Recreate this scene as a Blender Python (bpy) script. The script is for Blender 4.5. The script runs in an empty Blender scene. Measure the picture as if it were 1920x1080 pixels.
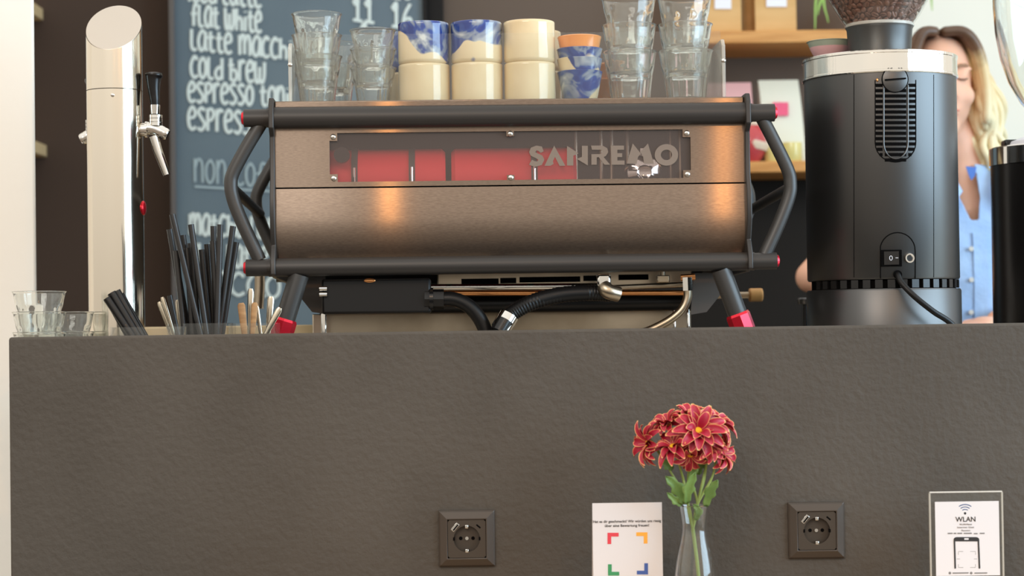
import bpy, bmesh, math, random
from mathutils import Vector, Matrix, Euler
random.seed(7)
pi = math.pi
S = bpy.context.scene
COL = S.collection

# ------------------------------------------------------------------ camera
F = 3750.0                                   # focal length in pixels of a 1920 wide frame
CAM = Vector((0, -2.9, 1.10))
PITCH = math.atan(72 / F); ROLL = 0.0142
_f = Vector((0, math.cos(PITCH), math.sin(PITCH)))
_r0 = Vector((1, 0, 0)); _u0 = _r0.cross(_f)
_r = _r0 * math.cos(ROLL) - _u0 * math.sin(ROLL)
_u = _r.cross(_f)
cd = bpy.data.cameras.new('camera'); cam = bpy.data.objects.new('camera', cd); COL.objects.link(cam)
cam.matrix_world = Matrix(((_r.x, _u.x, -_f.x, CAM.x), (_r.y, _u.y, -_f.y, CAM.y), (_r.z, _u.z, -_f.z, CAM.z), (0, 0, 0, 1)))
cd.sensor_width = 36; cd.lens = 36 * F / 1920; cd.clip_start = .05
cd.dof.use_dof = True; cd.dof.focus_distance = 3.08; cd.dof.aperture_fstop = 5.2
S.camera = cam

# ------------------------------------------------------------------ light
S.view_settings.view_transform = 'Standard'; S.view_settings.look = 'None'
S.view_settings.gamma = 1; S.view_settings.use_curve_mapping = False
S.view_settings.exposure = 0.0
S.cycles.use_denoising = True
S.cycles.max_bounces = 20; S.cycles.transmission_bounces = 20; S.cycles.transparent_max_bounces = 24
S.cycles.glossy_bounces = 8; S.cycles.diffuse_bounces = 5
S.cycles.caustics_reflective = False; S.cycles.caustics_refractive = True
S.cycles.sample_clamp_indirect = 6

W = bpy.data.worlds.new('room_light'); S.world = W; W.use_nodes = True
nt = W.node_tree; nt.nodes.clear()
wo = nt.nodes.new('ShaderNodeOutputWorld'); bg = nt.nodes.new('ShaderNodeBackground')
tc = nt.nodes.new('ShaderNodeTexCoord'); sx = nt.nodes.new('ShaderNodeSeparateXYZ')
mr = nt.nodes.new('ShaderNodeMapRange'); cr = nt.nodes.new('ShaderNodeValToRGB')
nt.links.new(tc.outputs['Generated'], sx.inputs[0]); nt.links.new(sx.outputs['Z'], mr.inputs['Value'])
mr.inputs['From Min'].default_value = -1; mr.inputs['From Max'].default_value = 1
nt.links.new(mr.outputs[0], cr.inputs[0])
e = cr.color_ramp.elements
e[0].position = 0.30; e[0].color = (.20, .165, .135, 1)
e[1].position = 1.0; e[1].color = (1, .97, .92, 1)
k = e.new(.47); k.color = (.42, .375, .32, 1)
k = e.new(.56); k.color = (.84, .79, .71, 1)
nt.links.new(cr.outputs[0], bg.inputs[0]); bg.inputs[1].default_value = 1.3
nt.links.new(bg.outputs[0], wo.inputs[0])

def area(name, loc, target, sx_, sy_, power, color):
    l = bpy.data.lights.new(name, 'AREA'); l.shape = 'RECTANGLE'; l.size = sx_; l.size_y = sy_
    l.energy = power; l.color = color
    o = bpy.data.objects.new(name, l); COL.objects.link(o); o.location = loc
    o.rotation_euler = (Vector(target) - Vector(loc)).to_track_quat('-Z', 'Y').to_euler()
    return o
area('window_daylight', (2.9, -1.0, 1.75), (0, -.4, 1.45), 2.9, 1.9, 135, (.56, .80, 1))
area('rear_fill', (-1.6, -4.6, 3.7), (0, 0, 1.2), 2.6, 1.4, 85, (1, .96, .9))  # added unseen light behind the camera, for streaks on the steel
def bulb(name, loc, power, r=.045):
    l = bpy.data.lights.new(name, 'POINT'); l.energy = power; l.color = (1, .47, .13); l.shadow_soft_size = r
    o = bpy.data.objects.new(name, l); COL.objects.link(o); o.location = loc
bulb('pendant_bulb', (-.18, -1.7, 2.12), 10.5, .022)
bulb('pendant_bulb', (.72, -1.7, 2.12), 10.5, .022)

# ------------------------------------------------------------------ pixel -> world
def ray(x, y):
    return (_f + _r * ((x - 960) / F) + _u * ((540 - y) / F))
def P(x, y, Y):
    d = ray(x, y)
    return CAM + d * ((Y - CAM.y) / d.y)
def px(Y): return F / (Y - CAM.y)            # pixels per metre at depth Y

# ------------------------------------------------------------------ materials
def lin(c):
    return tuple(((v / 255) / 12.92 if v / 255 <= .04045 else ((v / 255 + .055) / 1.055) ** 2.4) for v in c[:3]) + (1,)
MATS = {}
def mat(name, col, rough=.5, metal=0, spec=.5, trans=0, ior=1.45, coat=0, bump=None, var=None, aniso=None, alpha=None, sss=0):
    m = bpy.data.materials.new(name); m.use_nodes = True; n = m.node_tree.nodes; L = m.node_tree.links
    b = n['Principled BSDF']
    b.inputs['Base Color'].default_value = lin(col); b.inputs['Roughness'].default_value = rough
    b.inputs['Metallic'].default_value = metal; b.inputs['Specular IOR Level'].default_value = spec
    b.inputs['Transmission Weight'].default_value = trans; b.inputs['IOR'].default_value = ior
    b.inputs['Coat Weight'].default_value = coat; b.inputs['Coat Roughness'].default_value = .05
    if sss: b.inputs['Subsurface Weight'].default_value = sss; b.inputs['Subsurface Radius'].default_value = (.01, .004, .002)
    t = n.new('ShaderNodeTexCoord')
    if bump:                                  # (scale, strength, distance, stretch)
        sc, st, di = bump[:3]; strv = bump[3] if len(bump) > 3 else (1, 1, 1)
        mp = n.new('ShaderNodeMapping'); mp.inputs['Scale'].default_value = strv
        nz = n.new('ShaderNodeTexNoise'); nz.inputs['Scale'].default_value = sc; nz.inputs['Detail'].default_value = 6
        bp = n.new('ShaderNodeBump'); bp.inputs['Strength'].default_value = st; bp.inputs['Distance'].default_value = di
        L.new(t.outputs['Object'], mp.inputs[0]); L.new(mp.outputs[0], nz.inputs[0]); L.new(nz.outputs[0], bp.inputs['Height'])
        L.new(bp.outputs[0], b.inputs['Normal'])
    if var:                                   # (colour, scale, stretch, contrast lo, hi)
        c2, sc, strv, lo, hi = var
        mp = n.new('ShaderNodeMapping'); mp.inputs['Scale'].default_value = strv
        nz = n.new('ShaderNodeTexNoise'); nz.inputs['Scale'].default_value = sc; nz.inputs['Detail'].default_value = 5
        rp = n.new('ShaderNodeMapRange'); rp.inputs['From Min'].default_value = lo; rp.inputs['From Max'].default_value = hi
        mx = n.new('ShaderNodeMix'); mx.data_type = 'RGBA'
        mx.inputs[6].default_value = lin(col); mx.inputs[7].default_value = lin(c2)
        L.new(t.outputs['Object'], mp.inputs[0]); L.new(mp.outputs[0], nz.inputs[0]); L.new(nz.outputs[0], rp.inputs[0])
        L.new(rp.outputs[0], mx.inputs[0]); L.new(mx.outputs[2], b.inputs['Base Color'])
    if aniso:
        b.inputs['Anisotropic'].default_value = aniso
        tg = n.new('ShaderNodeTangent'); tg.direction_type = 'UV_MAP'; tg.uv_map = 'UVMap'
        L.new(tg.outputs[0], b.inputs['Tangent'])
    MATS[name] = m
    return m

m_counter = mat('dark_plaster', (79, 73, 66), .6, spec=.4, bump=(95, .5, .003, (1, 1, 1)), var=((71, 65, 58), 3.5, (1, 1, 1), .4, .65))
m_worktop = mat('steel_worktop', (190, 180, 165), .35, metal=.9)
m_white = mat('white_plaster', (247, 244, 236), .8, spec=.2, bump=(40, .15, .003))
m_whitecool = mat('ivory_plaster', (238, 238, 226), .8, spec=.2, bump=(40, .15, .003))
m_darkwall = mat('dark_wall', (76, 63, 55), .8, spec=.2, bump=(40, .15, .003))
m_taupe = mat('taupe_wall', (106, 93, 83), .8, spec=.2, bump=(30, .15, .003))
m_wallshade = mat('lower_wall_shade', (38, 35, 32), .8, spec=.2)  # shade on the lower wall, put into a darker colour
m_black = mat('black_trim', (20, 18, 17), .6, spec=.3)
m_floor = mat('floor', (120, 105, 90), .5)
m_board = mat('slate', (106, 124, 134), .5, spec=.4, var=((98, 116, 128), 2.2, (1, 1, 1), .4, .6))
m_boardframe = mat('board_frame', (98, 94, 92), .5)
m_chalk = mat('chalk', (222, 236, 234), .8, spec=.1)
m_chalkthin = mat('chalk_thin', (170, 190, 196), .8, spec=.1)
m_blackmetal = mat('powder_black', (50, 46, 43), .42, spec=.5, bump=(900, .06, .0005))
m_tube = mat('satin_tube', (58, 56, 54), .38, spec=.55)
def brushed_mat(name, col, col2):
    m = bpy.data.materials.new(name); m.use_nodes = True; n = m.node_tree.nodes; L = m.node_tree.links
    n.clear(); o = n.new('ShaderNodeOutputMaterial')
    g = n.new('ShaderNodeBsdfAnisotropic'); g.inputs['Roughness'].default_value = .215; g.inputs['Anisotropy'].default_value = -.82
    g2 = n.new('ShaderNodeBsdfAnisotropic'); g2.inputs['Roughness'].default_value = .5
    df = n.new('ShaderNodeBsdfDiffuse')
    tg = n.new('ShaderNodeTangent'); tg.direction_type = 'UV_MAP'; tg.uv_map = 'UVMap'; L.new(tg.outputs[0], g.inputs['Tangent'])
    t = n.new('ShaderNodeTexCoord'); mp = n.new('ShaderNodeMapping'); mp.inputs['Scale'].default_value = (1, 1, 7)
    nz = n.new('ShaderNodeTexNoise'); nz.inputs['Scale'].default_value = 140; nz.inputs['Detail'].default_value = 4
    rp = n.new('ShaderNodeMapRange'); rp.inputs['From Min'].default_value = .3; rp.inputs['From Max'].default_value = .7
    mx = n.new('ShaderNodeMix'); mx.data_type = 'RGBA'; mx.inputs[6].default_value = lin(col); mx.inputs[7].default_value = lin(col2)
    L.new(t.outputs['Object'], mp.inputs[0]); L.new(mp.outputs[0], nz.inputs[0]); L.new(nz.outputs[0], rp.inputs[0]); L.new(rp.outputs[0], mx.inputs[0])
    for q in (g, g2, df): L.new(mx.outputs[2], q.inputs['Color'])
    m1 = n.new('ShaderNodeMixShader'); m1.inputs[0].default_value = .30; m2 = n.new('ShaderNodeMixShader'); m2.inputs[0].default_value = .12
    L.new(g.outputs[0], m1.inputs[1]); L.new(g2.outputs[0], m1.inputs[2]); L.new(m1.outputs[0], m2.inputs[1]); L.new(df.outputs[0], m2.inputs[2]); L.new(m2.outputs[0], o.inputs[0])
    return m
m_steel = brushed_mat('brushed_panel', (146, 129, 115), (128, 112, 99))
m_tower = mat('tower_steel', (226, 216, 200), .14, metal=1)
m_towertop = mat('tower_top_steel', (214, 204, 192), .45, metal=1)
m_chrome = mat('chrome', (225, 222, 216), .07, metal=1)
m_ring = mat('brushed_ring', (228, 224, 216), .1, metal=1, bump=(70, .35, .004, (1, 1, 0)))
m_stain = mat('stainless', (186, 172, 152), .3, metal=1, var=((160, 145, 124), 7, (1, 1, 1), .4, .65))
m_copper = mat('copper', (226, 160, 104), .25, metal=1)
m_red = mat('red_anodised', (222, 40, 58), .25, metal=.6, spec=.6)
m_redboiler = mat('red_boiler', (255, 66, 72), .5, spec=.3)
m_rubber = mat('black_rubber', (17, 16, 16), .4, spec=.35)
m_plblack = mat('black_plastic', (20, 19, 19), .25, spec=.5)
m_dark = mat('dark_cavity', (34, 30, 28), .7)
m_midgrey = mat('inner_grey', (92, 84, 78), .5)
def brightened_glass(name, hz):  # cream diffuse share stands in for bright light refracted through the glass
    m = mat(name, (250, 252, 250), 0, trans=1, ior=1.47); n = m.node_tree.nodes; L = m.node_tree.links
    b = n['Principled BSDF']; o = n['Material Output']; d = n.new('ShaderNodeBsdfDiffuse'); d.inputs[0].default_value = lin((240, 234, 220))
    x = n.new('ShaderNodeMixShader'); x.inputs[0].default_value = hz
    L.new(b.outputs[0], x.inputs[1]); L.new(d.outputs[0], x.inputs[2]); L.new(x.outputs[0], o.inputs[0]); return m
m_glass = mat('clear_glass', (250, 252, 250), 0, trans=1, ior=1.47)
m_glassout = brightened_glass('clear_glass_outer', .09)
m_vase = mat('vase_glass', (250, 252, 250), 0, trans=1, ior=1.47)
def thin_clear(name, tint, haze, hazecol, ior=1.45):
    m = bpy.data.materials.new(name); m.use_nodes = True; n = m.node_tree.nodes; L = m.node_tree.links
    n.clear(); o = n.new('ShaderNodeOutputMaterial')
    tr = n.new('ShaderNodeBsdfTransparent'); tr.inputs[0].default_value = tint + (1,)
    df = n.new('ShaderNodeBsdfDiffuse'); df.inputs[0].default_value = lin(hazecol)
    gl = n.new('ShaderNodeBsdfGlossy'); gl.inputs['Roughness'].default_value = .04
    fr = n.new('ShaderNodeFresnel'); fr.inputs[0].default_value = ior
    m1 = n.new('ShaderNodeMixShader'); m1.inputs[0].default_value = haze
    m2 = n.new('ShaderNodeMixShader')
    L.new(tr.outputs[0], m1.inputs[1]); L.new(df.outputs[0], m1.inputs[2])
    ge = n.new('ShaderNodeNewGeometry'); sb = n.new('ShaderNodeMath'); sb.operation = 'SUBTRACT'; sb.inputs[0].default_value = 1
    mu = n.new('ShaderNodeMath'); mu.operation = 'MULTIPLY'
    L.new(ge.outputs['Backfacing'], sb.inputs[1]); L.new(fr.outputs[0], mu.inputs[0]); L.new(sb.outputs[0], mu.inputs[1])
    L.new(mu.outputs[0], m2.inputs[0]); L.new(m1.outputs[0], m2.inputs[1]); L.new(gl.outputs[0], m2.inputs[2]); L.new(m2.outputs[0], o.inputs[0])
    return m
m_acryl = thin_clear('clear_acrylic', (.97, .975, .97), .02, (230, 228, 220))
m_edge = thin_clear('acrylic_edge', (.9, .9, .88), .35, (240, 234, 222))
m_cream = mat('cream_glaze', (228, 208, 168), .12, spec=.5, coat=.4, var=((222, 200, 158), 30, (1, 1, 1), .35, .7))
m_creamin = mat('cream_rim', (240, 228, 202), .2, coat=.3)
m_orange = mat('orange_glaze', (235, 150, 78), .15, coat=.4)
m_straw = mat('black_straw', (38, 36, 35), .35, spec=.5)
m_spoon = mat('spoon_steel', (200, 188, 168), .2, metal=1)
m_woodstick = mat('wood_stirrer', (176, 136, 92), .6, var=((150, 112, 74), 20, (1, 1, 6), .4, .6))
m_grinder = mat('grinder_black', (19, 18, 17), .385, spec=1.0, ior=1.55)
m_groove = mat('groove_black', (9, 8, 8), .8, spec=.05)
m_bean = mat('coffee_bean', (112, 72, 54), .38, spec=.5)
m_kraft = mat('kraft_paper', (216, 178, 124), .8, spec=.2, var=((204, 164, 108), 6, (1, 1, 4), .35, .65))
m_label = mat('white_label', (236, 238, 246), .7)
m_wood = mat('oak_shelf', (216, 160, 94), .5, var=((196, 138, 74), 8, (1, 12, 12), .35, .65))
m_palewood = mat('pale_wood', (222, 196, 150), .6)
m_whitebag = mat('white_pouch', (228, 230, 214), .5, bump=(18, .3, .01))
m_pinkbag = mat('pink_pouch', (226, 178, 180), .5, bump=(18, .3, .01))
m_pink = mat('pink_label', (238, 98, 134), .6)
m_candle = mat('yellow_glass', (226, 214, 140), .2, spec=.5, coat=.4)
m_leaf = mat('leaf_green', (122, 152, 84), .5, var=((92, 124, 62), 40, (1, 1, 1), .35, .65), sss=.0)
m_stem = mat('stem_green', (140, 158, 84), .5)
m_spider = mat('spider_leaf', (150, 190, 92), .5)
m_yellow = mat('flower_centre', (240, 190, 30), .7, bump=(600, .6, .002))
m_paper = mat('white_paper', (216, 212, 213), .75)
m_ink = mat('ink', (44, 42, 42), .7)
m_inkgrey = mat('ink_grey', (120, 116, 114), .7)
m_wifi = mat('wifi_ink', (74, 92, 128), .7)
m_cr = mat('corner_red', (214, 66, 78), .7); m_co = mat('corner_orange', (240, 168, 64), .7)
m_cg = mat('corner_green', (60, 142, 92), .7); m_cb = mat('corner_blue', (66, 92, 158), .7)
m_socket = mat('socket_plastic', (66, 58, 51), .33, spec=.5)
m_socketin = mat('socket_insert', (62, 54, 46), .42, spec=.4)
m_skin = mat('skin', (232, 180, 152), .5, spec=.35, sss=.15)
m_shirt = mat('blue_shirt', (172, 200, 234), .8, spec=.2, bump=(9, .5, .03), var=((158, 188, 228), 8, (1, 1, 1), .4, .6))
m_collarshade = mat('collar_shade', (84, 122, 196), .8)
m_button = mat('shell_button', (206, 204, 196), .3)
m_trouser = mat('dark_trousers', (50, 52, 60), .8)
m_lip = mat('lips', (206, 124, 112), .45)
m_brow = mat('brow_hair', (150, 112, 84), .7)
m_redjar = mat('red_jar', (196, 74, 78), .3, coat=.3)
m_creamjar = mat('cream_stripe', (232, 214, 190), .5)
m_bowl = mat('sage_bowl', (166, 176, 158), .35, coat=.2)
m_table = mat('table_top', (190, 150, 104), .5)

def hair_mat():
    m = bpy.data.materials.new('blonde_hair'); m.use_nodes = True; n = m.node_tree.nodes; L = m.node_tree.links
    b = n['Principled BSDF']; b.inputs['Roughness'].default_value = .45
    t = n.new('ShaderNodeTexCoord'); s = n.new('ShaderNodeSeparateXYZ'); nz = n.new('ShaderNodeTexNoise')
    nz.inputs['Scale'].default_value = 30
    a = n.new('ShaderNodeMath'); a.operation = 'MULTIPLY_ADD'; a.inputs[1].default_value = .07
    r = n.new('ShaderNodeValToRGB'); mr = n.new('ShaderNodeMapRange')
    mr.inputs['From Min'].default_value = 1.60; mr.inputs['From Max'].default_value = 1.79
    L.new(t.outputs['Object'], s.inputs[0]); L.new(t.outputs['Object'], nz.inputs[0])
    L.new(nz.outputs[0], a.inputs[0]); L.new(s.outputs['Z'], a.inputs[2]); L.new(a.outputs[0], mr.inputs[0]); L.new(mr.outputs[0], r.inputs[0])
    q = r.color_ramp.elements
    q[0].position = .0; q[0].color = lin((236, 221, 180)); q[1].position = 1; q[1].color = lin((88, 64, 48))
    k = q.new(.55); k.color = lin((220, 194, 144)); k = q.new(.8); k.color = lin((112, 84, 62))
    L.new(r.outputs[0], b.inputs['Base Color'])
    return m
m_hair = hair_mat()

def petal_mat():
    m = bpy.data.materials.new('edged_petal'); m.use_nodes = True; n = m.node_tree.nodes; L = m.node_tree.links
    b = n['Principled BSDF']; b.inputs['Roughness'].default_value = .5
    uv = n.new('ShaderNodeUVMap'); s = n.new('ShaderNodeSeparateXYZ'); L.new(uv.outputs[0], s.inputs[0])
    r = n.new('ShaderNodeValToRGB'); L.new(s.outputs['X'], r.inputs[0])
    q = r.color_ramp.elements
    q[0].position = .0; q[0].color = lin((158, 14, 48)); q[1].position = 1; q[1].color = lin((246, 214, 132))
    k = q.new(.62); k.color = lin((182, 30, 60)); k = q.new(.85); k.color = lin((226, 132, 100))
    L.new(r.outputs[0], b.inputs['Base Color'])
    return m
m_petal = petal_mat()

def marble_mat(name, seed, bias, zlo, zhi, base=(228, 208, 168)):
    m = bpy.data.materials.new(name); m.use_nodes = True; n = m.node_tree.nodes; L = m.node_tree.links
    b = n['Principled BSDF']; b.inputs['Roughness'].default_value = .12; b.inputs['Coat Weight'].default_value = .4
    t = n.new('ShaderNodeTexCoord'); mp = n.new('ShaderNodeMapping'); mp.inputs['Location'].default_value = (seed, seed * .7, seed * 1.3)
    L.new(t.outputs['Object'], mp.inputs[0])
    n1 = n.new('ShaderNodeTexNoise'); n1.inputs['Scale'].default_value = 11; n1.inputs['Detail'].default_value = 1.5; n1.inputs['Distortion'].default_value = .7
    n2 = n.new('ShaderNodeTexNoise'); n2.inputs['Scale'].default_value = 15; n2.inputs['Detail'].default_value = 2; n2.inputs['Distortion'].default_value = 2.6
    L.new(mp.outputs[0], n1.inputs[0]); L.new(mp.outputs[0], n2.inputs[0])
    s = n.new('ShaderNodeSeparateXYZ'); L.new(t.outputs['Object'], s.inputs[0])
    mz = n.new('ShaderNodeMapRange'); mz.inputs['From Min'].default_value = zlo; mz.inputs['From Max'].default_value = zhi
    mz.inputs['To Min'].default_value = -.14; mz.inputs['To Max'].default_value = .16
    L.new(s.outputs['Z'], mz.inputs[0])
    ad = n.new('ShaderNodeMath'); L.new(n1.outputs[0], ad.inputs[0]); L.new(mz.outputs[0], ad.inputs[1])
    th = n.new('ShaderNodeMapRange'); th.inputs['From Min'].default_value = bias; th.inputs['From Max'].default_value = bias + .025
    L.new(ad.outputs[0], th.inputs[0])
    r = n.new('ShaderNodeValToRGB'); L.new(n2.outputs[0], r.inputs[0])
    q = r.color_ramp.elements
    q[0].position = .36; q[0].color = lin((34, 54, 124)); q[1].position = .72; q[1].color = lin((204, 208, 204))
    k = q.new(.46); k.color = lin((48, 74, 142)); k = q.new(.52); k.color = lin((116, 128, 150)); k = q.new(.6); k.color = lin((146, 154, 168))
    mx = n.new('ShaderNodeMix'); mx.data_type = 'RGBA'; mx.inputs[6].default_value = lin(base)
    L.new(th.outputs[0], mx.inputs[0]); L.new(r.outputs[0], mx.inputs[7]); L.new(mx.outputs[2], b.inputs['Base Color'])
    return m
m_marbleA = marble_mat('marbled_glaze_swirl', 3.1, .47, 0, .07)
m_marbleB = marble_mat('marbled_glaze_blue', 8.4, .42, 0, .07)
m_marbleC = marble_mat('marbled_glaze_small', 12.2, .36, 0, .07)
m_marbleD = marble_mat('marbled_glaze_band', 5.7, .5, 0, .07)

m_smoky = thin_clear('smoked_acrylic', (.97, .93, .93), .18, (136, 120, 112))
m_logo = mat('etched_letter', (128, 113, 101), .6, spec=.3)

# ------------------------------------------------------------------ mesh builder
class MB:
    def __init__(s): s.v = []; s.f = []; s.uv = None
    def add(s, vs, fs):
        o = len(s.v); s.v += [Vector(p) for p in vs]; s.f += [tuple(i + o for i in f) for f in fs]; return s
    def box(s, a, b, M=None):
        x0, y0, z0 = a; x1, y1, z1 = b
        vs = [Vector(p) for p in ((x0, y0, z0), (x1, y0, z0), (x1, y1, z0), (x0, y1, z0), (x0, y0, z1), (x1, y0, z1), (x1, y1, z1), (x0, y1, z1))]
        if M: vs = [M @ p for p in vs]
        return s.add(vs, [(0, 3, 2, 1), (4, 5, 6, 7), (0, 1, 5, 4), (1, 2, 6, 5), (2, 3, 7, 6), (3, 0, 4, 7)])
    def prism(s, pts, a, b, axis='y', M=None):
        def mk(p, t):
            return Vector((p[0], t, p[1])) if axis == 'y' else (Vector((t, p[0], p[1])) if axis == 'x' else Vector((p[0], p[1], t)))
        n = len(pts); vs = [mk(p, a) for p in pts] + [mk(p, b) for p in pts]
        if M: vs = [M @ p for p in vs]
        return s.add(vs, [tuple(range(n)), tuple(range(2 * n - 1, n - 1, -1))] + [(i, (i + 1) % n, n + (i + 1) % n, n + i) for i in range(n)])
    def tube(s, path, r, n=14, cap=True, flat=None):
        path = [Vector(p) for p in path]; m = len(path); rs = r if isinstance(r, (list, tuple)) else [r] * m
        vs = []; up = None
        for i, p in enumerate(path):
            t = (path[min(i + 1, m - 1)] - path[max(i - 1, 0)]).normalized()
            if up is None:
                up = Vector((0, 1, 0)) if abs(t.y) < .9 else Vector((1, 0, 0))
            a = (up - t * up.dot(t)).normalized(); up = a; b = t.cross(a)
            for k in range(n):
                an = 2 * pi * k / n
                q = a * math.cos(an) * rs[i] * (flat if flat else 1) + b * math.sin(an) * rs[i]
                vs.append(p + q)
        fs = [(i * n + k, i * n + (k + 1) % n, (i + 1) * n + (k + 1) % n, (i + 1) * n + k) for i in range(m - 1) for k in range(n)]
        if cap: fs += [tuple(range(n - 1, -1, -1)), tuple((m - 1) * n + k for k in range(n))]
        return s.add(vs, fs)
    def lathe(s, prof, c=(0, 0, 0), n=48, rmod=None, M=None, closed=False):
        # prof: list of (r, z); r == 0 makes a pole
        c = Vector(c); rows = []; vs = []
        for i, (r, z) in enumerate(prof):
            if abs(r) < 1e-7:
                rows.append([len(vs)]); vs.append(Vector((0, 0, z)))
            else:
                rw = []
                for k in range(n):
                    th = 2 * pi * k / n; rr = r * (rmod(th, i) if rmod else 1)
                    rw.append(len(vs)); vs.append(Vector((rr * math.cos(th), rr * math.sin(th), z)))
                rows.append(rw)
        fs = []
        pr = list(zip(rows[:-1], rows[1:])) + ([(rows[-1], rows[0])] if closed else [])
        for A, B in pr:
            for k in range(n):
                k2 = (k + 1) % n
                if len(A) == 1 and len(B) == 1: continue
                if len(A) == 1: fs.append((A[0], B[k2], B[k]))
                elif len(B) == 1: fs.append((A[k], A[k2], B[0]))
                else: fs.append((A[k], A[k2], B[k2], B[k]))
        if M: vs = [M @ p for p in vs]
        return s.add([p + c for p in vs], fs)
    def ell(s, c, r, n=20, m=12, M=None):
        prof = [(math.sin(pi * i / m), -math.cos(pi * i / m)) for i in range(m + 1)]
        prof[0] = (0, -1); prof[-1] = (0, 1)
        T = Matrix.Translation(Vector(c)) @ (M.to_4x4() if M else Matrix.Identity(4)) @ Matrix.Diagonal((r[0], r[1], r[2], 1))
        return s.lathe(prof, n=n, M=T)
    def grid(s, rows, cu=False):
        n = len(rows[0]); vs = [p for r in rows for p in r]
        fs = [(i * n + k, i * n + (k + 1) % n, (i + 1) * n + (k + 1) % n, (i + 1) * n + k) for i in range(len(rows) - 1) for k in range(n if cu else n - 1)]
        return s.add(vs, fs)
    def mesh(s, me):
        return s.add([v.co.copy() for v in me.vertices], [tuple(p.vertices) for p in me.polygons])
    def build(s, name, m, parent=None, loc=None, angle=35, bevel=0, seg=2, normals=True, uvf=None, uvs=None, sub=0, rotz=0):
        me = bpy.data.meshes.new(name)
        off = Vector(loc) if (loc is not None) else Vector((0, 0, 0))
        vs = [p - off for p in s.v] if loc is not None else s.v
        me.from_pydata([tuple(p) for p in vs], [], s.f)
        if normals:
            bm = bmesh.new(); bm.from_mesh(me); bmesh.ops.recalc_face_normals(bm, faces=bm.faces); bm.to_mesh(me); bm.free()
        if uvf or uvs:
            ul = me.uv_layers.new(name='UVMap')
            for lp in me.loops:
                ul.data[lp.index].uv = uvf(me.vertices[lp.vertex_index].co) if uvf else uvs[lp.vertex_index]
        for p in me.polygons: p.use_smooth = True
        me.set_sharp_from_angle(angle=math.radians(angle))
        me.materials.append(m)
        o = bpy.data.objects.new(name, me); COL.objects.link(o)
        if loc is not None: o.location = off
        if parent: o.parent = parent
        if bevel:
            b = o.modifiers.new('bevel', 'BEVEL'); b.width = bevel; b.segments = seg; b.limit_method = 'ANGLE'; b.angle_limit = math.radians(40); b.harden_normals = False
        if sub:
            b = o.modifiers.new('sub', 'SUBSURF'); b.levels = sub; b.render_levels = sub
        return o

def tag(o, label, cat, group=None, kind=None):
    if label: o['label'] = label
    if cat: o['category'] = cat
    if group: o['group'] = group
    if kind: o['kind'] = kind
    return o
def thing(name, label, cat, loc=(0, 0, 0), rotz=0, group=None):
    o = bpy.data.objects.new(name, None); COL.objects.link(o); o.location = loc; o.rotation_euler = (0, 0, rotz)
    o.empty_display_size = .05
    return tag(o, label, cat, group)
def struct(o): o['kind'] = 'structure'; return o
def note(o, label): o['label'] = label; return o
def catmull(pts, k=6):
    pts = [Vector(p) for p in pts]
    if len(pts) < 3: return pts
    q = [pts[0] * 2 - pts[1]] + pts + [pts[-1] * 2 - pts[-2]]; out = []
    for i in range(1, len(q) - 2):
        a, b, c, d = q[i - 1:i + 3]
        for j in range(k):
            t = j / k
            out.append(.5 * ((2 * b) + (c - a) * t + (2 * a - 5 * b + 4 * c - d) * t * t + (3 * b - a - 3 * c + d) * t ** 3))
    out.append(pts[-1]); return out
def text_mesh(body, bold=0):
    cu = bpy.data.curves.new('txt', 'FONT'); cu.body = body; cu.extrude = .004; cu.offset = bold; cu.resolution_u = 4
    o = bpy.data.objects.new('txt', cu); COL.objects.link(o)
    dg = bpy.context.evaluated_depsgraph_get(); dg.update()
    me = bpy.data.meshes.new_from_object(o.evaluated_get(dg)); bpy.data.objects.remove(o)
    return me
def text_part(name, body, x0, x1, yb, h, Y, parent, m, bold=0, th=.0004):
    """lettering facing -Y filling pixels x0..x1, baseline yb, cap height h px, just in front of plane Y"""
    me = text_mesh(body, bold); xs = [v.co.x for v in me.vertices]; ys = [v.co.y for v in me.vertices]
    cap = .69
    a, b = P(x0, yb, Y), P(x1, yb, Y); wx = (b.x - a.x) / (max(xs) - min(xs)); hz = h / px(Y) / cap
    mb = MB(); loc = parent.matrix_world.translation if False else parent.location
    zb = (a.z + b.z) / 2
    mb.add([(a.x + (v.co.x - min(xs)) * wx - loc.x, Y - th * (.5 + (1 if v.co.z > 0 else -1) * .5) - loc.y, zb + v.co.y * hz - loc.z) for v in me.vertices],
           [tuple(p.vertices) for p in me.polygons])
    bpy.data.meshes.remove(me)
    return mb.build(name, m, parent)

# ================================================================== SETTING
ZR = P(960, 619, 0).z                        # top of the counter front
ZW = ZR - .10                                # worktop behind the upstand
struct(MB().box((-4, -4.5, -.1), (4, 3.3, 0)).build('floor', m_floor))
xp = P(67, 300, .55).x
struct(MB().prism([(-2.6, .55), (xp, .55), (xp - .11, .85), (-2.6, .85)], 0, 3.2, 'z').build('wall_left', m_white, bevel=.006))
YB = 2.75
xd = P(805, 300, YB).x; xe = P(1692, 300, YB).x; xk = P(832, 60, YB).x
struct(MB().box((-3.2, YB, 0), (xd, YB + .12, 3.2)).build('wall_back_left', m_darkwall))
struct(MB().box((xd, YB, 0), (xe, YB + .12, 3.2)).build('wall_back', m_taupe))
struct(MB().box((xe, YB, 0), (4, YB + .12, 3.2)).build('wall_back_right', m_whitecool))
struct(MB().box((xd - .01, YB - .05, 0), (xk, YB, 3.2)).build('trim_1', m_black, bevel=.004))
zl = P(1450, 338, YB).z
struct(MB().box((xk, YB - .02, 0), (xe, YB, zl)).build('wall_shade_panel', m_wallshade, bevel=.004))  # wall shade below the lower shelf, put in as a dark panel

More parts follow.
